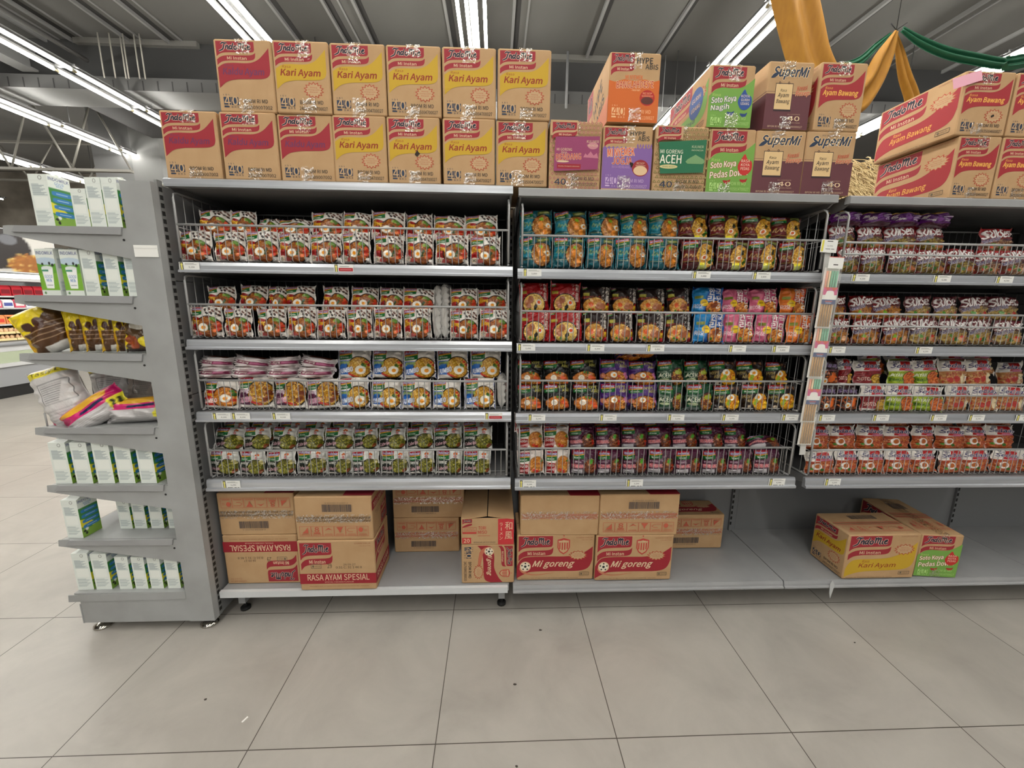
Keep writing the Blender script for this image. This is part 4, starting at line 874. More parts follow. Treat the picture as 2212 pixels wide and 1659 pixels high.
def kor(c, b2, acc, seed):
    c.poly([(0,0),(0,1),(.5,1),(.36,.5),(.3,0)], b2); bowl(c, .68, .22, .30, .26, [(190,110,50),(226,150,60),(150,70,36),(236,190,110)], seed, n=180); egg(c, .82, .3, .07); blobs(c, [(.5,.12),(.9,.14)], LEAF, .05); hangul(c); c.ell(.34, .42, .12, .13, (240, 206, 40), 14); c.rect(.27,.42,.41,.44,(120,80,20)); c.text('ROSE', .05, .22, .30, .36, (244,236,236), .03, .1); c.rect(.08, .56, .30, .66, (150,160,70)); c.poly([(.0,.88),(.3,1),(.0,1)], acc)
def P_kb(c): kor(c, (44, 150, 206), (20, 70, 130), 13); blobs(c, [(.6,.3),(.7,.36)], BRNN, .09)
def P_kp(c): kor(c, (226, 130, 160), (160, 40, 100), 14)
def P_ko(c): kor(c, (232, 140, 60), (180, 40, 40), 15); c.poly([(.42,.8),(.66,.98),(.8,.7),(.56,.62)], (240,130,30)); hangul(c)
def hype(c, x0, y0, x1, y1, col=(206, 200, 110)):
    m_ = (y0+y1)/2; c.text('HYPE', x0, m_+.01, x0+.75*(x1-x0), y1, col, .04); c.text('ABIS', x0+.3*(x1-x0), y0, x1, m_-.01, col, .04)
def P_hb(c):
    imark(c, .05, .66, .50, .97); hype(c, .54, .70, .96, .94); bowl(c, .50, .26, .42, .28, NOOD+BRNN[:1], 16); blobs(c, [(.18,.3)], [(220,150,90)], .09); egg(c, .38, .3, .1); c.ell(.39, .29, .04, .04, (244,240,228)); blobs(c, [(.7,.3),(.78,.24),(.84,.16)], [(226,110,60),(222,150,140)], .09); blobs(c, [(.5,.5),(.6,.48)], LEAF, .05)
def P_hp(c):
    c.poly([(0,.2),(0,1),(1,1),(1,.2)], (100, 62, 140)); imark(c, .05, .66, .50, .97); hype(c, .54, .68, .96, .92); bowl(c, .54, .26, .40, .30, NOOD+BRNN[:2], 17); egg(c, .48, .40, .10); c.ell(.12, .36, .09, .1, (214,150,120), 14); blobs(c, [(.88,.44),(.9,.36)], [(206,130,170)], .08); blobs(c, [(.5,.2),(.4,.2)], BRNN, .1); blobs(c, [(.66,.36)], REDS, .05)
def P_ac(c):
    imark(c, .05, .62, .50, .95); c.text('MI GORENG', .06, .50, .34, .56, (210,220,200), .02); c.text('ACEH', .06, .32, .46, .48, (232,234,214), .05); c.ell(.24, .24, .16, .05, (196,206,170)); bowl(c, .74, .34, .25, .34, BRNN+YELN[:2], 18); blobs(c, [(.7,.5),(.78,.54)], [(170,180,60),(140,160,50)], .09); blobs(c, [(.92,.24)], [(226,160,90)], .07); c.poly([(0,0),(.5,0),(.45,.14),(0,.1)], (120,134,130))
def P_hd(c):
    for x in range(7): blobs(c, [(.52+.065*x, .86-.03*(x%2))], [(90,60,50),(160,120,90),(60,40,36)], .05, x)
    imark(c, .05, .62, .52, .96); hype(c, .06, .30, .40, .56, (190,170,110)); bowl(c, .66, .32, .32, .32, [(206,110,30),(236,190,40),(180,80,30),(226,150,40)], 19, (60,40,30)); egg(c, .56, .50, .12); blobs(c, [(.46,.26),(.5,.36)], [(170,190,60),(130,160,40)], .08); blobs(c, [(.86,.3),(.84,.18)], [(240,200,40),(236,180,30)], .08); ball(c, .24, .12, .05); c.rect(.06, .04, .4, .08, W_)
def P_s(c):
    imark(c, .05, .56, .48, .95); bowl(c, .70, .40, .28, .36, NOOD, 20, (190,150,100)); c.poly([(.04,.06),(.04,.50),(.40,.48),(.36,.06)], (170, 28, 36)); blobs(c, [(.9,.56)], LEAF, .07); blobs(c, [(.6,.2),(.7,.14)], REDS, .07); c.outtext('Soto', .06, .34, .36, .46, W_, (150,24,30), .2, .05); c.outtext('Lamongan', .05, .14, .44, .28, (236,206,206), (170,28,36), .2, .04, .02, 12); c.rect(.05,0,.95,.06,W_)
def P_e(c):
    c.rect(0, .2, 1, 1, (96, 38, 72)); imark(c, .06, .60, .48, .95); bowl(c, .74, .34, .25, .34, BRNN, 21, (40,30,28)); blobs(c, [(.76,.58),(.72,.52)], [(96,170,50),(70,140,40)], .07); blobs(c, [(.92,.36),(.9,.26)], REDS, .06); blobs(c, [(.68,.42)], [(196,150,100)], .06); c.text('MI GORENG', .08, .46, .36, .54, (226,200,214), .02); c.outtext('RENDANG', .07, .26, .50, .40, (214,70,84), (240,220,220), .0, .04, .02, 4); c.poly([(.05,0),(.05,.18),(.44,.22),(.46,0)], (200,196,200))
def suk(c, b, n2, seed, top):
    c.poly([(0,.52),(0,1),(1,1),(1,.66)], b); bowl(c, .54, .24, .46, .28, n2, seed, n2[1], 260); c.outtext('SUkSess', .05, .58, .86, .93, (246,242,240), (120,26,30), .15, .06, .012, 6); c.text('ISI', .58, .44, .76, .54, (46,44,96), .04, .15); c.text('2', .80, .30, .97, .56, (40,40,96), .06, .15); c.outtext('MANTAAB', .06, .42, .50, .56, (64,50,110), (236,230,236), .1, .04, .02, 16)
    blobs(c, [(.3,.3),(.5,.2)], LEAF, .07, seed); blobs(c, [(.66,.2),(.8,.16)], MEAT, .09, seed); blobs(c, top, REDS, .05, seed)
def P_sg(c): suk(c, (150, 30, 40), [(164,150,60),(120,96,44),(190,178,90),(96,66,38),(150,104,60)], 22, [(.9,.3)])
def P_sr(c): suk(c, (168, 40, 44), [(150,110,80),(120,80,60),(180,150,110),(206,180,140)], 23, [(.2,.2)])
def P_sb(c): suk(c, (140, 26, 30), [(150,92,40),(184,128,56),(96,52,28),(206,160,76)], 24, [(.3,.2)])
def P_so(c): suk(c, (110, 36, 50), [(156,130,66),(184,160,92),(112,80,44),(140,84,56)], 25, [(.4,.2),(.7,.3)])
def P_sl(c):
    c.poly([(0,.15),(0,.8),(1,.8),(1,.15)], (104, 36, 120)); c.rect(0, .8, 1, 1, (190,160,90)); c.speck(.5,.92,.5,.08,[(226,200,90),(150,100,60),(200,90,60)],80,.02,4); c.text('Mi', .1, .5, .2, .7, W_, .03); c.ell(.5, .5, .1, .22, (150,90,170)); c.text('Sukses', .14, .3, .4, .5, W_, .03)
    for j in range(4): c.rect(.62, .26+.11*j, .95, .31+.11*j, (214,200,220))
def sed(c, mid, cols, seed, word=True):
    c.rect(0, .58, 1, 1, (238, 234, 228)); c.poly([(.28,.6),(.34,.95),(.74,.95),(.70,.6)], (196, 36, 40)); c.rect(.45,.58,.95,.66,(206,130,160)); c.text('Mie', .16, .86, .30, .97, (50,40,110), .03, .2); c.outtext('Sedaap', .08, .66, .88, .86, (44,38,110), (244,240,240), .25, .06, .01)
    c.poly([(0,.0),(0,.56),(1,.6),(1,.0)], mid); c.speck(.5,.28,.48,.28,cols,260,.02,seed)
def P_do(c): sed(c, (178,92,50), [(190,100,54),(206,130,76),(160,66,40),(214,156,96)], 26); c.ell(.34,.34,.16,.15,W_,18); c.ell(.36,.35,.1,.1,(190,110,40),16); blobs(c, [(.18,.22),(.48,.2)], LEAF, .06); c.text('20', .1, .46, .22, .56, (190,50,50), .03)
def P_dr(c): sed(c, (190,140,90), [(206,160,100),(226,186,130),(170,90,60),(190,70,56)], 27); c.ell(.76,.3,.14,.2,(240,226,190),16); blobs(c, [(.3,.24),(.5,.3)], [(190,70,60),(206,150,110)], .11)
def P_dw(c): sed(c, (150,34,44), [(160,40,48),(130,26,36)], 28); bowl(c, .72,.22,.26,.24,YELN,28,(40,70,40)); c.text('SOTO', .1, .2, .44, .34, (236,214,200), .03); c.rect(.05,0,.5,.1,W_)
def P_dg(c): sed(c, (176,196,60), [(176,196,60),(150,176,40)], 29); bowl(c, .72,.28,.26,.28,[(206,110,50),(226,140,70),(150,60,40)],29,(40,90,40)); c.text('AYAM', .06, .36, .44, .48, (250,250,236), .04); c.text('BAKAR', .06, .18, .48, .30, (40,110,60), .04)
def P_dd(c): sed(c, (70,44,34), [(190,100,40),(226,130,50),(90,50,36),(60,36,30)], 30); c.poly([(0,.6),(0,1),(1,1),(1,.6)], (60,40,44)); c.outtext('Sedaap', .08, .66, .88, .86, (150,130,170), (60,44,60), .25, .06, .01); blobs(c, [(.7,.4),(.6,.3)], [(226,120,40),(206,90,30)], .12); egg(c,.4,.2,.1)
# key: (base colour, painter, size of mesh, words)
PK = {'g': (W_, P_g, 'white fried-noodle packet with egg'), 'G': (SIL, P_G, 'silver-white packet turned edge-on'), 'jr': (W_, P_jr, 'white and red jumbo noodle packet'), 'jp': (W_, P_jp, 'white and purple jumbo noodle packet'),
      'jb': (W_, P_jb, 'white and blue jumbo noodle packet'), 'fp': ((236,230,230), P_fp, 'white packet with magenta strip lying flat'), 'c': ((226,226,222), P_c, 'dark green noodle packet'), 't': ((24,104,116), P_t, 'teal noodle packet'),
      'm': ((88,28,30), P_m, 'maroon noodle packet'), 'r': ((176,30,38), P_r, 'red ramen packet'), 'k': ((52,34,32), P_k, 'black ramen packet'), 'kb': ((30,104,180), P_kb, 'blue Korean-lettered packet'), 'kp': ((196,90,130), P_kp, 'pink Korean-lettered packet'),
      'ko': ((206,84,48), P_ko, 'orange Korean-lettered packet'), 'hb': ((30,30,28), P_hb, 'black noodle packet'), 'hp': ((50,36,64), P_hp, 'purple noodle packet'), 'ac': ((28,86,58), P_ac, 'green noodle packet'), 'hd': ((44,32,30), P_hd, 'dark brown noodle packet'),
      's': ((236,228,222), P_s, 'white and red soup noodle packet'), 'e': ((60,30,48), P_e, 'plum noodle packet'), 'sg': ((120,40,44), P_sg, 'crimson twin-noodle packet'), 'sr': ((140,60,56), P_sr, 'red-brown twin-noodle packet'), 'sb': ((110,40,34), P_sb, 'brown twin-noodle packet'),
      'so': ((110,80,60), P_so, 'olive and maroon twin-noodle packet'), 'sl': ((80,30,60), P_sl, 'purple packet lying flat'), 'dd': ((60,40,36), P_dd, 'dark brown and orange packet'), 'dw': (W_, P_dw, 'white and dark red packet'), 'dg': (W_, P_dg, 'white and lime packet'),
      'dr': (W_, P_dr, 'white and red packet'), 'do': (W_, P_do, 'orange packet with egg')}
def pillow(name, cn, base, T=.042, seed=0, nx=NX, ny=NY, ear=.13, wr=.0042, seal=.055, zig=.005):
    """flow-wrapped packet, unit wide and unit tall, thickness T in metres; front grid carries the print"""
    g = np.random.RandomState(seed)
    u = np.linspace(0, 1, nx)[None,:].repeat(ny, 0); v = np.linspace(0, 1, ny)[:,None].repeat(nx, 1)
    a = np.clip(np.abs(2*u-1)/(1-2*seal), 0, 1); bb = np.abs(2*v-1)
    prof = np.clip(1-a**3.2, 0, 1)**.55*np.clip(1-bb**5, 0, 1)**.55
    w = sum(g.uniform(.4,1)*np.sin(u*g.uniform(4,16)+v*g.uniform(-14,14)+g.uniform(0,6)) for _ in range(7))*wr*.45
    cr = np.maximum(0, 1-np.abs(a-.8)/.3)*np.sin(v*g.uniform(28,40)+g.uniform(0,6))*wr*.9
    for _ in range(9):      # sharp creases
        th, of, ln = g.uniform(0, math.pi), g.uniform(-.5, .5), g.uniform(.15, .4); px, py = g.uniform(.1,.9), g.uniform(.1,.9)
        t_ = (u-px)*math.cos(th)+(v-py)*math.sin(th); n_ = -(u-px)*math.sin(th)+(v-py)*math.cos(th)
        w = w+g.uniform(-1.1,1.1)*wr*np.maximum(0, 1-np.abs(n_)/.055)*np.maximum(0, 1-np.abs(t_)/ln)
    d = T*.5*prof+(w+cr)*np.clip(prof*2.2, 0, 1)
    fin = np.clip((np.abs(2*u-1)-(1-2*seal))/(2*seal), 0, 1)
    d = d+fin*np.sin(v*g.uniform(9,15)+g.uniform(0,6))*.005
    pinch = 1-.06*(1-fin)*(np.abs(2*u-1)**4)
    e1, e2, e3, e4 = g.uniform(.1, 1.5, 4); er = np.where(u < .5, np.where(v > .5, e1, e2), np.where(v > .5, e3, e4))
    z = .5+(v-.5)*(pinch+fin*ear*er)+.012*np.sin(u*g.uniform(5,9)+g.uniform(0,6))*(v-.4)
    x = (u-.5)*(1-.03*np.cos((v-.5)*math.pi)*fin)+fin*np.sign(u-.5)*zig*np.sin(v*70)
    front = np.stack([x, -d, z], -1).reshape(-1, 3)
    k = 5; iu = np.unique(np.concatenate([np.arange(0, nx, k), [nx-1]])); iv = np.unique(np.concatenate([np.arange(0, ny, k), [ny-1]]))
    db = T*.5*prof+w*np.clip(prof*2, 0, 1)*.5-fin*0
    back = np.stack([x, np.where(fin > 0, -d, db), z], -1)[np.ix_(iv, iu)].reshape(-1, 3)
    V = np.concatenate([front, back]); n0 = len(front); bx, by = len(iu), len(iv)
    I = np.arange(nx-1)[None,:]+np.arange(ny-1)[:,None]*nx; F1 = np.stack([I, I+1, I+nx+1, I+nx], -1).reshape(-1, 4)
    J = n0+np.arange(bx-1)[None,:]+np.arange(by-1)[:,None]*bx; F2 = np.stack([J, J+bx, J+bx+1, J+1], -1).reshape(-1, 4)
    F = np.concatenate([F1, F2]); me = bpy.data.meshes.new(name)
    me.vertices.add(len(V)); me.vertices.foreach_set('co', V.astype(np.float32).ravel())
    me.loops.add(F.size); me.loops.foreach_set('vertex_index', F.astype(np.int32).ravel())
    me.polygons.add(len(F)); me.polygons.foreach_set('loop_start', np.arange(0, F.size, 4, dtype=np.int32)); me.polygons.foreach_set('loop_total', np.full(len(F), 4, np.int32))
    me.update(); me.validate(); me.polygons.foreach_set('use_smooth', np.ones(len(F), bool))
    A = cn.out().reshape(-1, 3); B = np.tile(np.array(lin(base)[:3], np.float32), (len(back), 1)); set_print(me, np.concatenate([A, B])); me.materials.append(FILM)
    return me
PM = {}
def pmesh(k, var):
    if (k, var) not in PM:
        if (k, 'c') not in PM:
            c = Cnv(NX, NY, PK[k][0], 1.06); PK[k][1](c); c.deep = 1.22; c.rect(0, 0, .018, 1, SIL if PK[k][0][0] > 150 else PK[k][0]); PM[k, 'c'] = c
        PM[k, var] = pillow('noodle_packet', PM[k, 'c'], PK[k][0], .045 if k[0] == 'j' else .04, hash_(k)+var*17, wr=.0052 if k in ('t', 'm') else .0042)
    return PM[k, var]
def hash_(k): return sum(ord(ch)*(i+3) for i, ch in enumerate(k))*7
ROWS = {
'a1l':'g -11-108,113-228,230-344,345-457,457-572,574-681,686-796,801-908,913-1038,1043-1157',
'a1u':'g 41-156,156-246,238-328,315-444,449-564,564-667,670-796,800-901,901-1022,1022-1149',
'a2l':'g -3-114,117-223,235-346,348-454,458-568,574-669,673-781,788-894 G 899-931,931-961 g 963-1073,1076-1192',
'a2u':'g 43-146,149-256,263-336,326-446,468-570,577-681,684-779,775-899 G 901-931,931-961 g 961-1069,1069-1186',
'a3l':'jr 2-133 jp 135-268,276-401,403-525 jb 526-643,647-764,768-884,890-1003,1014-1139 G 1150-1187',
'a3f':'fp -14-110,110-248,245-365,361-502',
'a3u':'jb 513-643,643-769,773-901,905-1033,1036-1163',
'a4l':'c -11-107,112-212,218-333,335-453,455-553,556-668,672-782,784-893,895-1003,1007-1121',
'a4u':'c -16-106,104-215,215-317,319-429,431-549,551-650,653-767,769-880,882-1001,1005-1128',
'b1l':'t 1231-1351,1353-1476,1479-1589,1592-1714,1720-1841 m 1845-1976,1978-2102,2104-2222,2226-2335',
'b1u':'t 1232-1357,1365-1493,1494-1617,1619-1730,1730-1847 m 1847-1966,1966-2092,2092-2214,2214-2343',
'b2l':'r 1232-1349,1351-1478 k 1479-1580,1581-1686,1688-1804,1806-1917 kb 1919-2044 kp 2045-2169,2171-2290 ko 2292-2406',
'b2u':'r 1234-1351,1354-1475 k 1475-1593,1595-1704,1704-1823,1825-1923 kb 1928-2051 kp 2053-2164,2164-2284 ko 2284-2399',
'b3l':'hb 1226-1331,1334-1445,1447-1560 hp 1562-1677,1679-1799 ac 1801-1910,1912-2028 hd 2031-2146,2148-2261,2263-2382',
'b3u':'hb 1226-1332,1334-1446,1448-1564 hp 1566-1685,1689-1807 ac 1810-1921,1923-2027 hd 2031-2145,2145-2261,2265-2361',
'b4l':'s 1234-1345,1347-1452 e 1454-1564,1566-1672,1674-1778,1780-1894,1898-2011,2013-2121,2123-2230,2234-2347',
'b4u':'s 1233-1345,1345-1453 e 1453-1564,1566-1673,1675-1789,1791-1897,1899-2012,2014-2122,2124-2222',
'c1l':'sg 2461-2553,2561-2656,2669-2783,2785-2910,2913-3021 sr 3029-3126,3130-3247',
'c1u':'sg 2455-2566,2570-2679,2683-2811,2814-2933 sr 3079-3224',
'c2l':'sb 2462-2560,2566-2691,2695-2815 so 2819-2932,2936-3054,3058-3162,3166-3295',
'c2u':'sb 2466-2577,2581-2683,2687-2820 so 2822-2936,2938-3049,3055-3187,3189-3321',
'c3l':'dd 2454-2550,2552-2653 dw 2655-2764 dg 2766-2882,2884-3010 dr 3026-3134,3138-3251,3255-3377',
'c3u':'dd 2471-2582 dw 2584-2646,2646-2776 dg 2796-2915,2917-3026 dr 3028-3146,3149-3259',
'c3k':'dg 2719-2835,2839-2953 dd 2960-3073 dr 3079-3201,3206-3333',
'c3q':'dr 3360-3476',
'c4l':'do 2465-2588,2590-2693,2697-2812,2814-2935,2937-3056,3058-3169,3169-3294,3296-3415,3419-3548',
'c4u':'do 2485-2591,2597-2710,2712-2832,2834-2957,2961-3069,3074-3206,3208-3303,3305-3433',
'c4k':'do 2518-2632,2634-2737,2737-2854,2856-2985,2989-3087,3089-3206,3209-3335,3337-3471',
}
def parse(s):
    t = s.split(); out = []
    for k, r in zip(t[::2], t[1::2]):
        for q in r.split(','):
            i = q.rfind('-'); out.append((k, int(q[:i])/1000, int(q[i+1:])/1000))
    return out
# layer: (z of its foot, height, y, backward lean in degrees, words)
LAY = {'a1l': (1.474, .107, .036, 9, 'lower layer'), 'a1u': (1.566, .100, .080, 14, 'upper layer'), 'a2l': (1.199, .110, .036, 9, 'lower layer'), 'a2u': (1.295, .097, .080, 13, 'upper layer'),
       'a3l': (.921, .117, .036, 8, 'lower layer'), 'a3u': (1.034, .116, .080, 10, 'upper layer'), 'a4l': (.646, .096, .036, 9, 'lower layer'), 'a4u': (.733, .090, .080, 20, 'upper layer'),
       'b1l': (1.467, .113, .036, 8, 'lower layer'), 'b1u': (1.571, .112, .080, 10, 'upper layer'), 'b2l': (1.192, .116, .036, 8, 'lower layer'), 'b2u': (1.298, .106, .080, 11, 'upper layer'),
       'b3l': (.914, .105, .036, 9, 'lower layer'), 'b3u': (1.006, .106, .080, 13, 'upper layer'), 'b4l': (.639, .100, .036, 9, 'lower layer'), 'b4u': (.730, .096, .080, 18, 'upper layer'),
       'c1l': (1.464, .100, .036, 9, 'lower layer'), 'c1u': (1.555, .100, .080, 11, 'upper layer'), 'c2l': (1.190, .104, .036, 9, 'lower layer'), 'c2u': (1.285, .100, .080, 12, 'upper layer'),
       'c3l': (.912, .104, .036, 9, 'lower layer'), 'c3u': (1.008, .112, .080, 11, 'upper layer'), 'c3k': (1.052, .112, .125, 26, 'back layer'), 'c3q': (1.00, .105, .13, 10, 'back'),
       'c4l': (.636, .098, .036, 9, 'lower layer'), 'c4u': (.726, .104, .080, 12, 'upper layer'), 'c4k': (.812, .095, .12, 46, 'back layer')}
def packet(k, x, y, z, w, h, lean, label, var=None, rz=0.0, flat=False):
    o = link('noodle_packet', pmesh(k, rnd.randrange(3) if var is None else var), None, (x, y, z))
    o.scale = (w, 1, h); o.rotation_euler = (R(-lean), R(rnd.uniform(-3, 3)), R(rz+rnd.uniform(-5, 5)))
    tag(o, label, 'noodle packet', 'noodle packets in the wire baskets'); return o
BK = {'a': 'left', 'b': 'middle', 'c': 'right'}
for key, s in ROWS.items():
    if key == 'a3f':
        for i, (k, x0, x1) in enumerate(parse(s)):
            for j, zz in enumerate((1.034, 1.074)):
                o = packet(k, (x0+x1)/2+(.006 if j else -.004), .072, zz+.017, (x1-x0)*1.04, .032, 0, f'{PK[k][2]}, {ORD[i]} pile from left, {("lower","upper")[j]} one', j)
                o.scale = (x1-x0, 2.2, .048); o.rotation_euler = (R(-8), R((4, 8, -3, 9)[i]*j), R(rnd.uniform(-3, 3)))
                o.location.z = zz
        continue
    z, h, y, lean, wd = LAY[key]; r = int(key[1])
    for i, (k, x0, x1) in enumerate(parse(s)):
        lab = f'{PK[k][2]}, {ORD[i]} from left, {wd}, {LVN[r]} basket, {BK[key[0]]} bay'
        hh = h*rnd.uniform(.97, 1.05); zz = z; le = lean+rnd.uniform(-3, 4); w = (x1-x0)*1.0
        if k == 'G':
            o = packet(k, (x0+x1)/2, y+.055, zz, .1, hh*1.12, 2, lab, 0, 84); continue
        if key == 'a1u' and i in (2, 3): hh *= .92; le = 34; zz -= .004
        if key == 'b2u' and i < 2: hh *= 1.12
        packet(k, (x0+x1)/2, y+rnd.uniform(-.004, .006), zz, w, hh, le, lab)
# packets piled behind the front ones
for i in range(10):
    for j, (y, z) in enumerate(((.125, .752), (.19, .772))):
        packet('c', .045+i*.112+rnd.uniform(-.01, .01), y, z, .112, .086, 24, f'dark green noodle packet, {ORD[i]} from left, {("second","third")[j]} rank behind, lowest basket, left bay')
for i in range(10):
    for j, (y, z) in enumerate(((.125, .752), (.19, .772))):
        if i < 9: packet('s' if i < 2 else 'e', 1.29+i*.112+rnd.uniform(-.01, .01), y, z, .112, .086, 22, f'{PK["s" if i < 2 else "e"][2]}, {ORD[i]} from left, {("second","third")[j]} rank behind, lowest basket, middle bay')
o = packet('e', 2.292, .055, .738, .145, .045, 0, 'plum noodle packet lying flat at the right end of the lowest middle basket'); o.scale = (.145, 1.5, .06); o.rotation_euler = (R(-60), 0, 0)
for i, x in enumerate((2.50, 2.62, 2.735, 2.86)):
    o = packet('sl', x, .075, 1.648, .125, .06, 0, f'purple packet lying flat on top, {ORD[i]} from left, top basket, right bay'); o.scale = (.126, 1.5, .05); o.rotation_euler = (R(-14), R(rnd.uniform(-3, 3)), 0)
for i, x in enumerate((1.70, 1.755)):
    o = packet('hp', x, .12, 1.105+.012*i, .12, .05, 0, f'dark packet lying on the upper layer, {("left","right")[i]} one, third basket, middle bay'); o.scale = (.12, 1.5, .035); o.rotation_euler = (R(-35), R(-4), 0)
# ================================================================ end gondola at left
eg = empty('end_gondola', (-.01, -.05, 0), 'tall grey end shelf unit at left with milk cartons and snack bags', 'shelving')
GD = .95
b = MB(); b.box(-.10, 0, 0, .03, .042, 1.722, GONDOLA); b.build('end_post', eg)
b = MB(); b.box(-.010, .0, .03, .052, .042, 1.735, mat('slotted_strip', (118, 118, 117), .5))
for k in range(64):
    z = .06+k*.026; b.box(.0, .0006, .034, .048, z, z+.015, BLACK)
b.build('slotted_upright', eg)
b = MB()
for z0, z1 in ((.042, .58), (.583, .98), (.983, 1.40), (1.403, 1.722)): b.box(-.012, -.006+(.004 if z0 < .1 else 0), .052, GD, z0, z1, BACKGREY)
b.build('side_panel', eg)
b = MB(); b.box(-.10, -.09, .03, GD, .042, 1.72, GONDOLA); b.build('back_panel', eg)
ES = [1.573, 1.345, 1.142, .868, .641, .413]
for i, z in enumerate(ES):
    xl = -.50-.012*i if i < 2 else -.532-.003*i
    b = MB(); b.box(xl+.012, -.10, .008, GD-.05, z-.006, z, GONDOLA); b.prism([(xl+.045, z+.001), (-.112, z+.001), (-.118, z-.024), (xl+.03, z-.02)], -.005, .003, STEEL); s = b.build('shelf', eg)
    for yy in (-.002, GD-.06):
        b = MB(); b.prism([(xl, z), (xl+.02, z+.002), (-.098, z-.004), (-.098, z-.102), (xl-.004, z-.026)], yy+.004, yy+.007, GONDOLA)
        for dx, dz in ((xl+.035, -.016), (-.115, -.04)): b.prism([(dx+.004*math.cos(a), z+dz+.004*math.sin(a)) for a in np.linspace(0, 5.2, 6)], yy+.0025, yy+.004, BLACK)
        b.build('bracket', s)
b = MB(); b.box(-.53, -.10, .0, GD-.05, .174, .180, GONDOLA); b.prism([(-.552, .172), (-.10, .18), (-.10, .148), (-.556, .142)], -.002, .002, GONDOLA); b.build('base_shelf', eg)
b = MB(); b.box(-.515, -.10, .002, GD-.05, .043, .146, GONDOLA); b.box(-.519, -.515, .0, .02, .043, .13, STEEL); b.box(-.45, -.13, .0, .003, .146, .151, STEEL); b.build('plinth', eg)
for x in (-.48, -.05):
    b = MB(); b.tube([(x, .04, 0), (x, .04, .006), (x, .04, .014), (x, .04, .018)], [.034, .034, .022, .01], CHROME, 18); b.cyl((x, .04, .014), .007, .03, CHROME, 8); b.build('levelling_foot', eg)
b = MB(); b.box(-.094, -.016, -.053, -.0505, 1.478, 1.517, WHITE); b.box(-.0935, -.0165, -.0535, -.053, 1.505, 1.508, ink((222, 222, 218)))
o = b.build('label_holder', None, (0, 0, 0)); tag(o, 'blank white label card on the grey end post', 'label')

# ---- milk cartons
MK1, MK2, MK3 = (226, 232, 226), (104, 164, 60), (60, 132, 62)
def M_side(c):      # nutrition side
    for j in range(9): c.rect(.12, .80-.022*j, .5+.38*((j*37 % 10)/10), .81-.022*j, (150, 164, 168))
    c.rect(.14, .36, .86, .58, (234, 238, 232)); c.rect(.12, .60, .88, .612, (150, 164, 168))
    for j in range(8): c.rect(.10, .10+.028*j, .6+.3*((j*53 % 10)/10), .112+.028*j, (158, 172, 174))
    c.ring(.62, .93, .10, .04, .03, (110, 110, 108), 14); c.rect(.0, .87, 1, .875, (206, 210, 204))
def M_front(c):
    c.rect(0, .12, 1, .74, MK2); c.poly([(0,.12),(0,.5),(.4,.44),(1,.5),(1,.12)], (126, 178, 62)); c.rect(0, .0, 1, .12, MK1); c.text('INDOMILK', .06, .88, .94, .95, (36, 54, 130), .04); c.ell(.5, .74, .6, .08, (190, 208, 222), 16)
    blobs(c, [(.3,.68),(.66,.7),(.82,.66)], [(40,40,40),(240,240,240)], .07)
    c.poly([(.20,.60),(.80,.60),(.70,.16),(.30,.16)], (244, 246, 244)); c.ell(.5,.60,.30,.04,(226,232,230),16); c.text('GOOD', .30, .38, .70, .45, (70, 130, 190), .02); c.text('Milk', .36, .30, .64, .37, (70, 130, 190), .04); c.rect(.22,.52,.55,.56,(50,140,110)); c.rect(.34,.22,.66,.235,(150,160,160)); c.ell(.18,.06,.06,.03,(90,140,80),10)
def M_back(c):
    c.rect(0, 0, 1, .76, MK3); c.text('INDOMILK', .06, .90, .94, .96, (36, 54, 130), .04); c.text('GOOD', .3, .83, .7, .88, (90, 140, 196), .03); c.text('Milk', .36, .785, .64, .825, (90, 140, 196), .03)
    c.poly([(0,.28),(0,.48),(.3,.44),(.7,.3),(.7,.2)], (226, 214, 40)); c.rect(0, .0, 1, .12, (110, 150, 60)); c.poly([(0,.0),(0,.25),(.5,.2),(1,.26),(1,0)], (130, 168, 66))
    for j in range(4): c.poly(spl([(.12,.66-.13*j),(.2,.70-.13*j),(.88,.70-.13*j),(.93,.66-.13*j),(.86,.62-.13*j),(.2,.62-.13*j)], 3, True), (52, 126, 190)); c.rect(.3, .655-.13*j, .8, .668-.13*j, (170, 206, 232))
    blobs(c, [(.16,.16),(.26,.20),(.22,.10)], [(30,30,30),(240,240,240),(30,30,30)], .08, 4)
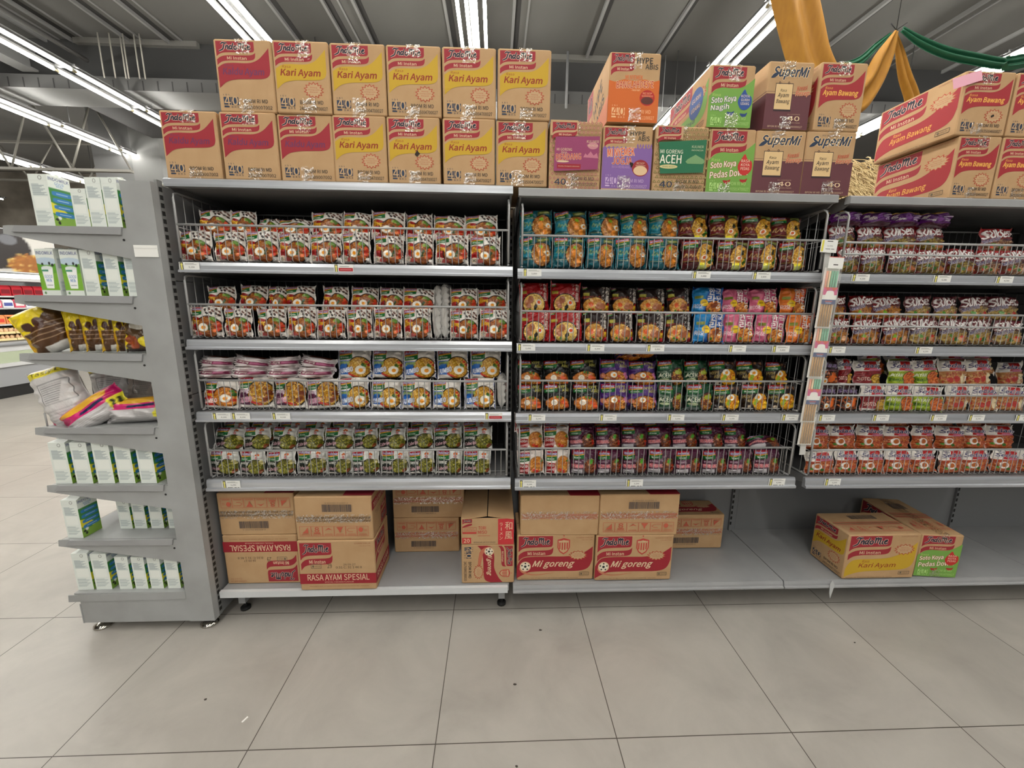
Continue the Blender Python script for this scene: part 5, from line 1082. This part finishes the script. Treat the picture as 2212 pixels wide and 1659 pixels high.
def milk_mesh(w, d, h, rot):
    """square brick with folded top; prints on three sides, coloured per vertex"""
    pr = {}
    for nm, f, ww in (('f', M_front, d), ('s', M_side, w), ('b', M_back, d)):
        c = Cnv(40, 76, MK1, ww/h); f(c); pr[nm] = c.out()
    V, F, C = [], [], []
    def face(o, eu, ev, A):
        ny, nx = A.shape[:2]; n0 = len(V); o, eu, ev = map(np.array, (o, eu, ev))
        for j in range(ny):
            for i in range(nx): V.append(tuple(o+eu*(i/(nx-1))+ev*(j/(ny-1)))); C.append(A[j, i])
        F.extend([(n0+j*nx+i, n0+j*nx+i+1, n0+(j+1)*nx+i+1, n0+(j+1)*nx+i) for j in range(ny-1) for i in range(nx-1)])
    def plain(vs, fs):
        n0 = len(V); V.extend(vs); C.extend([np.array(lin(MK1)[:3])]*len(vs)); F.extend([tuple(i+n0 for i in f) for f in fs])
    hw, hd = w/2, d/2; hb = h*.965
    if rot: sides = ('f', 's', 's', 'b')    # toward viewer, right, left, away
    else: sides = ('s', 'b', 'f', 's')
    face((-hw,-hd,0), (w,0,0), (0,0,hb), pr[sides[0]]); face((hw,-hd,0), (0,d,0), (0,0,hb), pr[sides[1]]); face((-hw,hd,0), (0,-d,0), (0,0,hb), pr[sides[2]]); face((hw,hd,0), (-w,0,0), (0,0,hb), pr[sides[3]])
    t = .12*w
    plain([(-hw,-hd,hb),(hw,-hd,hb),(hw,hd,hb),(-hw,hd,hb),(-hw+t,-hd*.2,h),(hw-t,-hd*.2,h),(hw-t,hd*.2,h),(-hw+t,hd*.2,h)], [(0,1,5,4),(1,2,6,5),(2,3,7,6),(3,0,4,7),(4,5,6,7)])
    plain([(-hw+t*.3,-.004,h+.002),(hw-t*.3,-.004,h+.002),(hw-t*.3,.004,h+.002),(-hw+t*.3,.004,h+.002),(-hw+t*.3,-.004,hb),(hw-t*.3,-.004,hb),(hw-t*.3,.004,hb),(-hw+t*.3,.004,hb)], [(0,1,2,3),(0,1,5,4),(3,2,6,7),(0,4,7,3),(1,2,6,5)])
    plain([(-hw,-hd,0),(hw,-hd,0),(hw,hd,0),(-hw,hd,0)], [(3,2,1,0)])
    me = bpy.data.meshes.new('milk_carton'); me.from_pydata(V, [], F); set_print(me, np.array(C)); me.materials.append(BOARD); return me
MM = {}
def milk(x0, x1, z, h, label, y=-.036, rot=False):
    w = .063 if rot else .05; w = round(x1-x0, 3) if x1-x0 < .066 else w; w = .05 if w < .054 else .06
    k = (w, h, rot)
    if k not in MM: MM[k] = milk_mesh(w, .075 if w > .055 else .06, h, rot)
    o = link('milk_carton', MM[k], None, ((x0+x1)/2, y+(.0375 if w > .055 else .03), z)); o.rotation_euler = (0, 0, R(rnd.uniform(-2, 2)))
    tag(o, label, 'milk carton', 'milk cartons on the end shelves')
sh = ['topmost end shelf', 'second end shelf', 'fourth end shelf', 'fifth end shelf', 'sixth end shelf', 'lowest end shelf']
for i, (a, b_) in enumerate(((-.412, -.350), (-.284, -.234), (-.233, -.183), (-.180, -.130), (-.09, -.04))):
    milk(a, b_, 1.5735, (.172, .128, .165, .166, .166)[i], f'white milk carton on the topmost end shelf, {ORD[i]} from left', y=-.036 if i < 4 else .03)
for i, (a, b_) in enumerate(((-.439, -.377), (-.360, -.298), (-.291, -.243), (-.216, -.166), (-.146, -.100))):
    milk(a, b_, 1.346, .16, f'{"green milk carton with glass picture" if i < 2 else "shaded milk carton showing its side panel"} on the second end shelf, {ORD[i]} from left', rot=i < 2)
for i, (a, b_) in enumerate(((-.533, -.472), (-.456, -.395), (-.378, -.317), (-.300, -.239), (-.219, -.158))): milk(a, b_, .642, .17, f'white and green milk carton on the fifth end shelf, {ORD[i]} from left')
milk(-.532, -.470, .414, .165, 'big white and green milk carton at the left front of the sixth end shelf')
for i, (a, b_) in enumerate(((-.390, -.340), (-.333, -.283), (-.268, -.218), (-.198, -.148))): milk(a, b_, .414, .128, f'small milk carton set back on the sixth end shelf, {ORD[i]} of four', y=.03)
for i, (a, b_) in enumerate(((-.543, -.482), (-.472, -.411), (-.380, -.330), (-.317, -.267), (-.256, -.206), (-.190, -.140))): milk(a, b_, .1805, (.168, .165, .15, .148, .146, .146)[i], f'white and green milk carton on the lowest end shelf, {ORD[i]} from left', y=-.03)

# ---- snack bags
def S_brown(c):
    c.poly([(0,.5),(0,1),(1,1),(1,.86),(.7,.82),(.4,.6),(.2,.5)], (232, 206, 30)); c.poly([(.7,.9),(1,.98),(1,.7),(.86,.5)], (96, 66, 30))
    for j in range(4): c.rect(.12, .30+.1*j, .9, .315+.1*j, (170, 140, 110))
    blobs(c, [(.3,.62),(.5,.66)], [(70,36,22),(96,50,30)], .12); c.poly([(.3,.0),(.34,.16),(1,.18),(1,.02)], (214, 212, 206)); c.rect(0,.0,.12,.5,(214,170,30))
def S_face(c):
    c.rect(0, 0, .14, 1, (232,206,30)); c.line(spl([(.12,.9),(.25,.82),(.4,.92),(.55,.82),(.7,.92),(.9,.84)],4),.05,(240,236,226)); c.ell(.5,.66,.22,.1,(240,236,226)); blobs(c, [(.25,.3),(.35,.24)], [(150,70,36),(120,54,30)], .16); c.ell(.68,.26,.17,.14,(236,214,40)); c.ell(.9,.4,.14,.2,(230,206,40)); c.rect(0,0,1,.08,(40,26,20))
def S_white(c):
    c.rect(0, .86, 1, .96, (232,216,40)); c.text('Tasty Lo', .2, .875, .9, .95, (60,50,40), .04)
    c.box_out(.25, .40, .85, .74, .012, (90,90,92))
    for j in range(9): c.rect(.28, .43+.033*j, .55+.25*((j*31 % 10)/10), .442+.033*j, (120,120,122))
    for j in range(5): c.rect(.15, .08+.05*j, .8, .092+.05*j, (170,168,170))
    c.rect(0, 0, .12, .16, (196,36,96))
def S_mag(c):
    c.rect(0, .45, 1, 1, (206, 30, 110)); c.poly([(.1,.8),(.5,.98),(.9,.9),(.8,.7),(.3,.66)], (232,176,50)); c.poly([(.4,.5),(.78,.56),(.8,.66),(.42,.6)], (30,34,80)); c.poly([(.78,.1),(.8,.55),(1,.6),(1,.05)], (236,226,60)); c.rect(.84, .2, .88, .45, (60,60,40)); c.rect(.91, .2, .95, .45, (60,60,40))
    for j in range(5): c.rect(.1, .08+.06*j, .7, .095+.06*j, (170,168,170))
BAGM = {}
def bag(nm, f, base, T, seed, x, y, z, w, h, rot, label):
    k = (nm, seed)
    if k not in BAGM:
        c = Cnv(70, 80, base, 1); f(c); BAGM[k] = pillow('snack_bag', c, base, T, seed, 70, 80, .04, .006, .04, .0012)
    o = link('snack_bag', BAGM[k], None, (x, y, z)); o.scale = (w, 1, h); o.rotation_euler = [R(a) for a in rot]
    tag(o, label, 'snack bag', 'snack bags on the end shelves')
BR = (84, 54, 28)
bag('b', S_brown, BR, .075, 1, -.462, .02, 1.148, .150, .165, (-4, -24, 24), 'yellow and brown snack bag leaning out at the left end of the third end shelf')
for i, x in enumerate((-.375, -.318, -.262, -.212)): bag('b', S_brown, BR, .06, 2+i % 2, x, .012, 1.147, .082, .150, (-3, -2, 36), f'brown snack bag with yellow corner, {ORD[i+1]} from left on the third end shelf')
bag('f', S_face, (84, 60, 34), .05, 4, -.155, -.005, 1.147, .11, .142, (-6, 0, 10), 'brown snack bag with yellow fruit facing out, right end of third end shelf')
SW = (206, 203, 202)
bag('w', S_white, SW, .085, 5, -.445, .005, .872, .155, .225, (-8, -20, 14), 'white snack bag with yellow top leaning out on the fourth end shelf')
bag('w', S_white, SW, .08, 6, -.375, .11, .872, .15, .215, (-8, -6, 20), 'shaded white snack bag behind the leaning one, fourth end shelf')
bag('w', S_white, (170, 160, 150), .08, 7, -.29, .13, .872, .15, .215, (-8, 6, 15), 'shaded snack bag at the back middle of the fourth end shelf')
bag('m', S_mag, (200, 197, 197), .08, 8, -.345, .0, .878, .24, .10, (-10, -34, 12), 'white and magenta snack bag tilted across the fourth end shelf')
bag('m', S_mag, (200, 197, 197), .10, 9, -.225, .02, .872, .235, .095, (-22, -3, 6), 'magenta snack bag lying flat at the right of the fourth end shelf')
b = MB(); b.tube([(0,0,0),(0,0,.05),(0,.015,.055),(0,.05,.055)], .003, WIRE, 6); b.tube([(0,.05,.055),(0,.05,0)], .003, WIRE, 6); o = b.build('wire_bookend', None, (-.525, -.03, .869)); tag(o, 'small bent wire stop at the left end of the fourth end shelf', 'wire stop')

# ================================================================ price tags
TGL = {'a1': [(.016, '3,190', 0), (.556, '', 1)], 'a3': [(.06, '4,190', 0), (.131, '4,190', 0), (.282, '4,160', 0), (1.098, '', 1)], 'a4': [(.063, '3,290', 0)],
 'b1': [(1.239, '3,890', 0), (1.875, '3,890', 0), (2.106, '3,890', 0)], 'b2': [(1.222, '5,490', 0), (1.488, '5,490', 0), (1.722, '5,390', 0), (2.045, '5,490', 0), (2.219, '5,490', 0)],
 'b3': [(1.268, '3,190', 0), (1.553, '3,200', 0), (1.827, '3,250', 0), (2.049, '3,180', 0), (2.297, '4,200', 0)], 'b4': [(1.237, '3,190', 0), (1.679, '3,190', 0), (2.281, '3,400', 0)],
 'c1': [(2.493, '4,190', 0), (2.818, '4,190', 0), (3.07, '4,190', 0)], 'c2': [(2.446, '4,190', 0), (2.803, '4,190', 0)], 'c3': [(2.45, '3,190', 0), (2.679, '3,190', 0), (2.925, '3,190', 0), (3.089, '3,190', 0), (3.295, '3,190', 0)], 'c4': [(2.522, '3,100', 0)]}
GY = (120, 120, 116)
def price_tag(w, h, txt, red):
    b = MB(); b.box(0, w, -.0012, 0, -h, 0, WHITE); b.box(.003, .014, -.0016, 0, -h, 0, mat('tag_dark_end', (110, 108, 90), .5))
    p = Vec(b, (0, -.0016, -h), (1,0,0), (0,0,1), (0,-1,0), w, h)
    p.poly([(.09,.06),(.155,.06),(.155,.72),(.19,.72),(.125,.96),(.06,.72),(.09,.72)], (232, 224, 120))
    if red: p.rect(.25, .34, .98, .66, (178, 46, 52)); p.rect(.3, .76, .8, .80, GY); p.rect(.28, .14, .6, .2, GY); p.rect(.7, .14, .92, .2, GY); p.rect(.32,.48,.9,.52,(226,170,170))
    else:
        p.text(txt, .46, .42, .76, .60, (84, 84, 84), .02)
        for y, x1 in ((.86, .75), (.77, .88)): p.rect(.30, y, x1, y+.03, GY)
        p.rect(.28, .20, .56, .27, GY); p.rect(.66, .20, .78, .27, GY); p.rect(.84, .2, .92, .27, GY); p.rect(.28, .09, .5, .13, GY)
    return b.mesh('price_tag')
for k, l in TGL.items():
    for i, (x, t, red) in enumerate(l):
        z = LV[int(k[1])]+BAYS[k[0]][2]; h = .036 if k[1] != '4' else .038
        o = link('price_tag', price_tag(.069, h, t, red), None, (x, -.0068, z-.001)); o.rotation_euler = (R(3), R(1.2 if k in ('b3',) else 0), 0)
        n = len(l); pos = 'only one' if n == 1 else f'{ORD[i]} from left'
        tag(o, f'{"white price tag with red band" if red else "white price tag reading "+t}, {pos} on the {LVN[int(k[1])]} {BK[k[0]]} rail', 'price tag', 'price tags on the shelf rails')

# ================================================================ chopstick strip between the bays
b = MB(); b.box(-.031, .031, -.002, 0, -.046, 0, WHITE); b.box(-.028, -.021, -.0025, -.002, -.043, -.003, ink((226, 216, 90)))
p = Vec(b, (-.031, -.002, -.046), (1,0,0), (0,0,1), (0,-1,0), .062, .046)
p.rect(.35, .84, .7, .9, DK); p.text('12,900', .38, .45, .72, .56, DK); p.rect(.3, .25, .6, .3, GY); p.rect(.65, .25, .85, .3, GY)
o = b.build('price_card', None, (2.377, -.016, 1.580)); o.rotation_euler = (0, R(2), 0); tag(o, 'white price card hung on the basket end above the chopsticks', 'price card')
b = MB(); b.box(-.012, .012, -.001, .001, -.80, 0, mat('clear_hang_strip', (232, 232, 228), .3, alpha=.7)); o = b.build('hanging_strip', None, (2.385, -.006, 1.535)); o.rotation_euler = (0, R(-1.5), 0); tag(o, 'long clear plastic strip hanging between middle and right bays', 'hanging strip')
WOOD = mat('bamboo_stick', (206, 160, 96), .5, noise=((40, 40, 4), (184, 136, 74), .3))
STC = [mat('stick_salmon', (226, 150, 120), .5), mat('stick_mint', (112, 184, 150), .5), mat('stick_cream', (236, 214, 170), .5)]
def chop(x, y, z, h, label, lab):
    t = empty('chopstick_packet', (x, y, z), label, 'chopsticks', 'chopstick packets on the hanging strip'); t.rotation_euler = (0, R(1.5), 0)
    b = MB(); b.box(-.029, .029, 0, .001, -h, .0, WHITE); b.build('backing_card', t)
    for i in range(5):
        xx = -.019+i*.0095; b = MB(); b.tube([(xx, -.004, -h+.006), (xx, -.004, -.10 if lab else -.02)], .0032, WOOD, 6)
        if lab: b.tube([(xx, -.004, -.10), (xx, -.004, -.012)], .0034, STC[(i*2) % 3 if i < 3 else 1], 6)
        b.build('chopstick', t)
    if lab:
        b = MB(); z0 = -h*.60; b.box(-.027, .027, -.009, -.0078, z0, z0+.062, WHITE)
        p = Vec(b, (-.027, -.009, z0), (1,0,0), (0,0,1), (0,-1,0), .054, .062)
        p.rect(0, .55, 1, 1, (206, 70, 130)); p.poly([(0,1),(.3,.8),(.5,1),(.75,.78),(1,1)], (214, 70, 60)); p.poly(spl([(.12,.25),(.2,.6),(.3,.78),(.7,.78),(.8,.6),(.88,.25)], 4), (246, 244, 240)); p.rect(0, .0, 1, .28, (40, 62, 120)); p.rect(.25,.15,.75,.2,(190,80,80)); p.rect(.3,.06,.7,.1,(160,176,206))
        b.build('label_card', t)
    b = MB(); b.box(-.03, .03, -.0105, -.010, -h-.004, .012, mat('clear_sleeve', (240, 238, 230), .1, alpha=.10)); b.build('clear_sleeve', t)
    return t
c1 = chop(2.388, -.036, 1.478, .222, 'topmost chopstick packet with white header on the hanging strip', True)
b = MB(); b.box(-.028, .028, -.012, -.011, -.004, .038, WHITE); 
p = Vec(b, (-.028, -.012, -.004), (1,0,0), (0,0,1), (0,-1,0), .056, .042); p.rect(.34, .28, .66, .36, DK); p.rect(0, .93, 1, 1, (206, 110, 100)); b.build('header_card', c1)
chop(2.392, -.029, 1.268, .205, 'second chopstick packet from the top of the hanging strip', True)
chop(2.398, -.022, 1.068, .188, 'third chopstick packet from the top of the hanging strip', True)
chop(2.404, -.015, .900, .118, 'lowest chopstick packet, bare sticks only, on the hanging strip', False)

# ================================================================ small things
b = MB(); b.box(0, .105, -.0006, .0, 0, .034, mat('pink_paper', (240, 178, 196), .6)); o = b.build('paper_strip', None, (2.755, -.0015, 2.095)); o.rotation_euler = (0, R(-18), R(0)); tag(o, 'pink paper strip taped on the upper right red banded carton', 'paper strip')
b = MB(); b.prism([(0,.03),(.012,.004),(.002,-.06),(-.006,-.03),(-.008,.01)], -.002, .0, mat('torn_plastic', (210, 212, 212), .25, alpha=.7)); o = b.build('torn_plastic', None, (2.625, -.016, .125)); tag(o, 'torn plastic tab dangling from the right bay bottom lip', 'plastic tab')
SP = ink((64, 60, 54))
for i, (x, y, s) in enumerate(((1.212, -.335, .006), (1.205, -.60, .005), (1.33, -.09, .006), (.155, -.36, .006), (2.60, -.19, .004), (2.02, -.92, .004))):
    b = MB(); g = random.Random(i); b.prism([(s*g.uniform(.6,1.2)*math.cos(a), .7*s*g.uniform(.6,1.2)*math.sin(a)) for a in np.linspace(0, 5.5, 7)], 0, .0015, SP, 'z'); o = b.build('dirt_speck', None, (x, y, .0)); tag(o, 'small dark speck of dirt on the beige floor tiles', 'dirt', 'specks on the floor')
b = MB(); b.box(-.0025, .0025, -.010, .010, 0, .002, WHITE); o = b.build('paper_scrap', None, (.33, -.435, 0)); o.rotation_euler = (0, 0, R(-25)); tag(o, 'tiny white paper scrap on the floor before the left bay', 'paper scrap')

# ================================================================ cloth drapes and thatch
GOLD = mat('gold_satin_cloth', (164, 114, 20), .7, noise=((30, 30, 3), (146, 98, 15), .3)); GREEN = mat('dark_green_cloth', (26, 96, 66), .6, noise=(20, (20, 80, 54), .3))
def drape(name, path, mt, label, amp, folds, grp):
    P = spl([tuple(p) for p in path], 8); n = 33; b = MB(); vs = []
    for i, (x, y, z, w) in enumerate(P):
        a, c = P[max(i-1,0)], P[min(i+1,len(P)-1)]; t = Vector((c[0]-a[0], 0, c[2]-a[2])).normalized(); nn = Vector((t.z, 0, -t.x))
        if nn.x < 0: nn = -nn
        for j in range(n):
            q = j/(n-1)*2-1; k = min(1, w/.1)
            vs.append(tuple(Vector((x, y, z))+nn*(w*q)+Vector((0, amp*k*math.sin(q*folds*math.pi+i*.02)+.03*k*q*q, 0))))
    b.add(vs, [(i*n+j, i*n+j+1, (i+1)*n+j+1, (i+1)*n+j) for i in range(len(P)-1) for j in range(n-1)], mt, True)
    o = b.build(name); m_ = o.modifiers.new('thick', 'SOLIDIFY'); m_.thickness = .004; tag(o, label, 'cloth drape', grp); return o
drape('draped_banner', [(3.714,2.5,4.097,.185),(3.844,2.5,3.788,.185),(3.981,2.5,3.504,.175),(4.18,2.5,3.287,.16),(4.414,2.5,3.199,.136),(4.564,2.5,3.336,.098),(4.652,2.5,3.561,.078),(4.712,2.5,3.759,.017)], GOLD, 'wide gold cloth swag hanging from the ceiling above the maroon cartons', .03, 1.6, 'cloth drapes')
drape('draped_banner', [(4.73,2.54,3.771,.013),(4.814,2.54,3.613,.048),(4.904,2.54,3.43,.07),(5.009,2.54,3.263,.08),(5.107,2.54,3.053,.09)], GOLD, 'narrow gold cloth tail hanging from the knot', .022, 2.4, 'cloth drapes')
drape('draped_banner', [(4.724,2.46,3.748,.026),(4.914,2.46,3.661,.047),(5.169,2.46,3.585,.056),(5.441,2.46,3.546,.057),(5.756,2.46,3.519,.053),(6.052,2.46,3.576,.053)], GREEN, 'dark green cloth swag running right from the knot', .03, 2.4, 'cloth drapes')
drape('draped_banner', [(4.735,2.58,3.78,.017),(4.621,2.58,3.684,.03),(4.47,2.58,3.549,.039),(4.222,2.58,3.467,.044)], GREEN, 'dark green cloth swag running left from the knot behind gold', .02, 2.4, 'cloth drapes')
b = MB(); b.tube([(0,0,0),(0,0,1.82)], .003, BLACK, 5); b.tube([(-.06,0,.05),(0,0,0),(.09,0,.06)], .004, BLACK, 5); o = b.build('hanging_wire', None, (4.722, 2.52, 3.775)); tag(o, 'thin wire with knot holding the gold and green drapes', 'wire')
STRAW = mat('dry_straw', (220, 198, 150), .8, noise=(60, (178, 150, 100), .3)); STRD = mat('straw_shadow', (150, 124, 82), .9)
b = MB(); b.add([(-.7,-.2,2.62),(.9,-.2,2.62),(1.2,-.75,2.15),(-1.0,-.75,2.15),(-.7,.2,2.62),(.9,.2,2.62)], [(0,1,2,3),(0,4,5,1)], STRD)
g = random.Random(3)
for i in range(1500):
    x = g.uniform(-.95, 1.1); t = g.random(); z = 2.70-.52*t; y = -.16-.58*t; l = g.uniform(.12, .3); dx = g.uniform(-.18, .2)
    a = Vector((x, y-.01-g.random()*.05, z+g.random()*.04)); e = a+Vector((dx*l*2, -.7*l, -.72*l+g.random()*.08))
    b.tube([a, (a+e)/2+Vector((0, -.012, .012)), e], .0035, STRAW, 3, cap=False)
for x in (-.6, .8): b.box(x-.03, x+.03, -.03, .03, 0, 2.62, STRD)
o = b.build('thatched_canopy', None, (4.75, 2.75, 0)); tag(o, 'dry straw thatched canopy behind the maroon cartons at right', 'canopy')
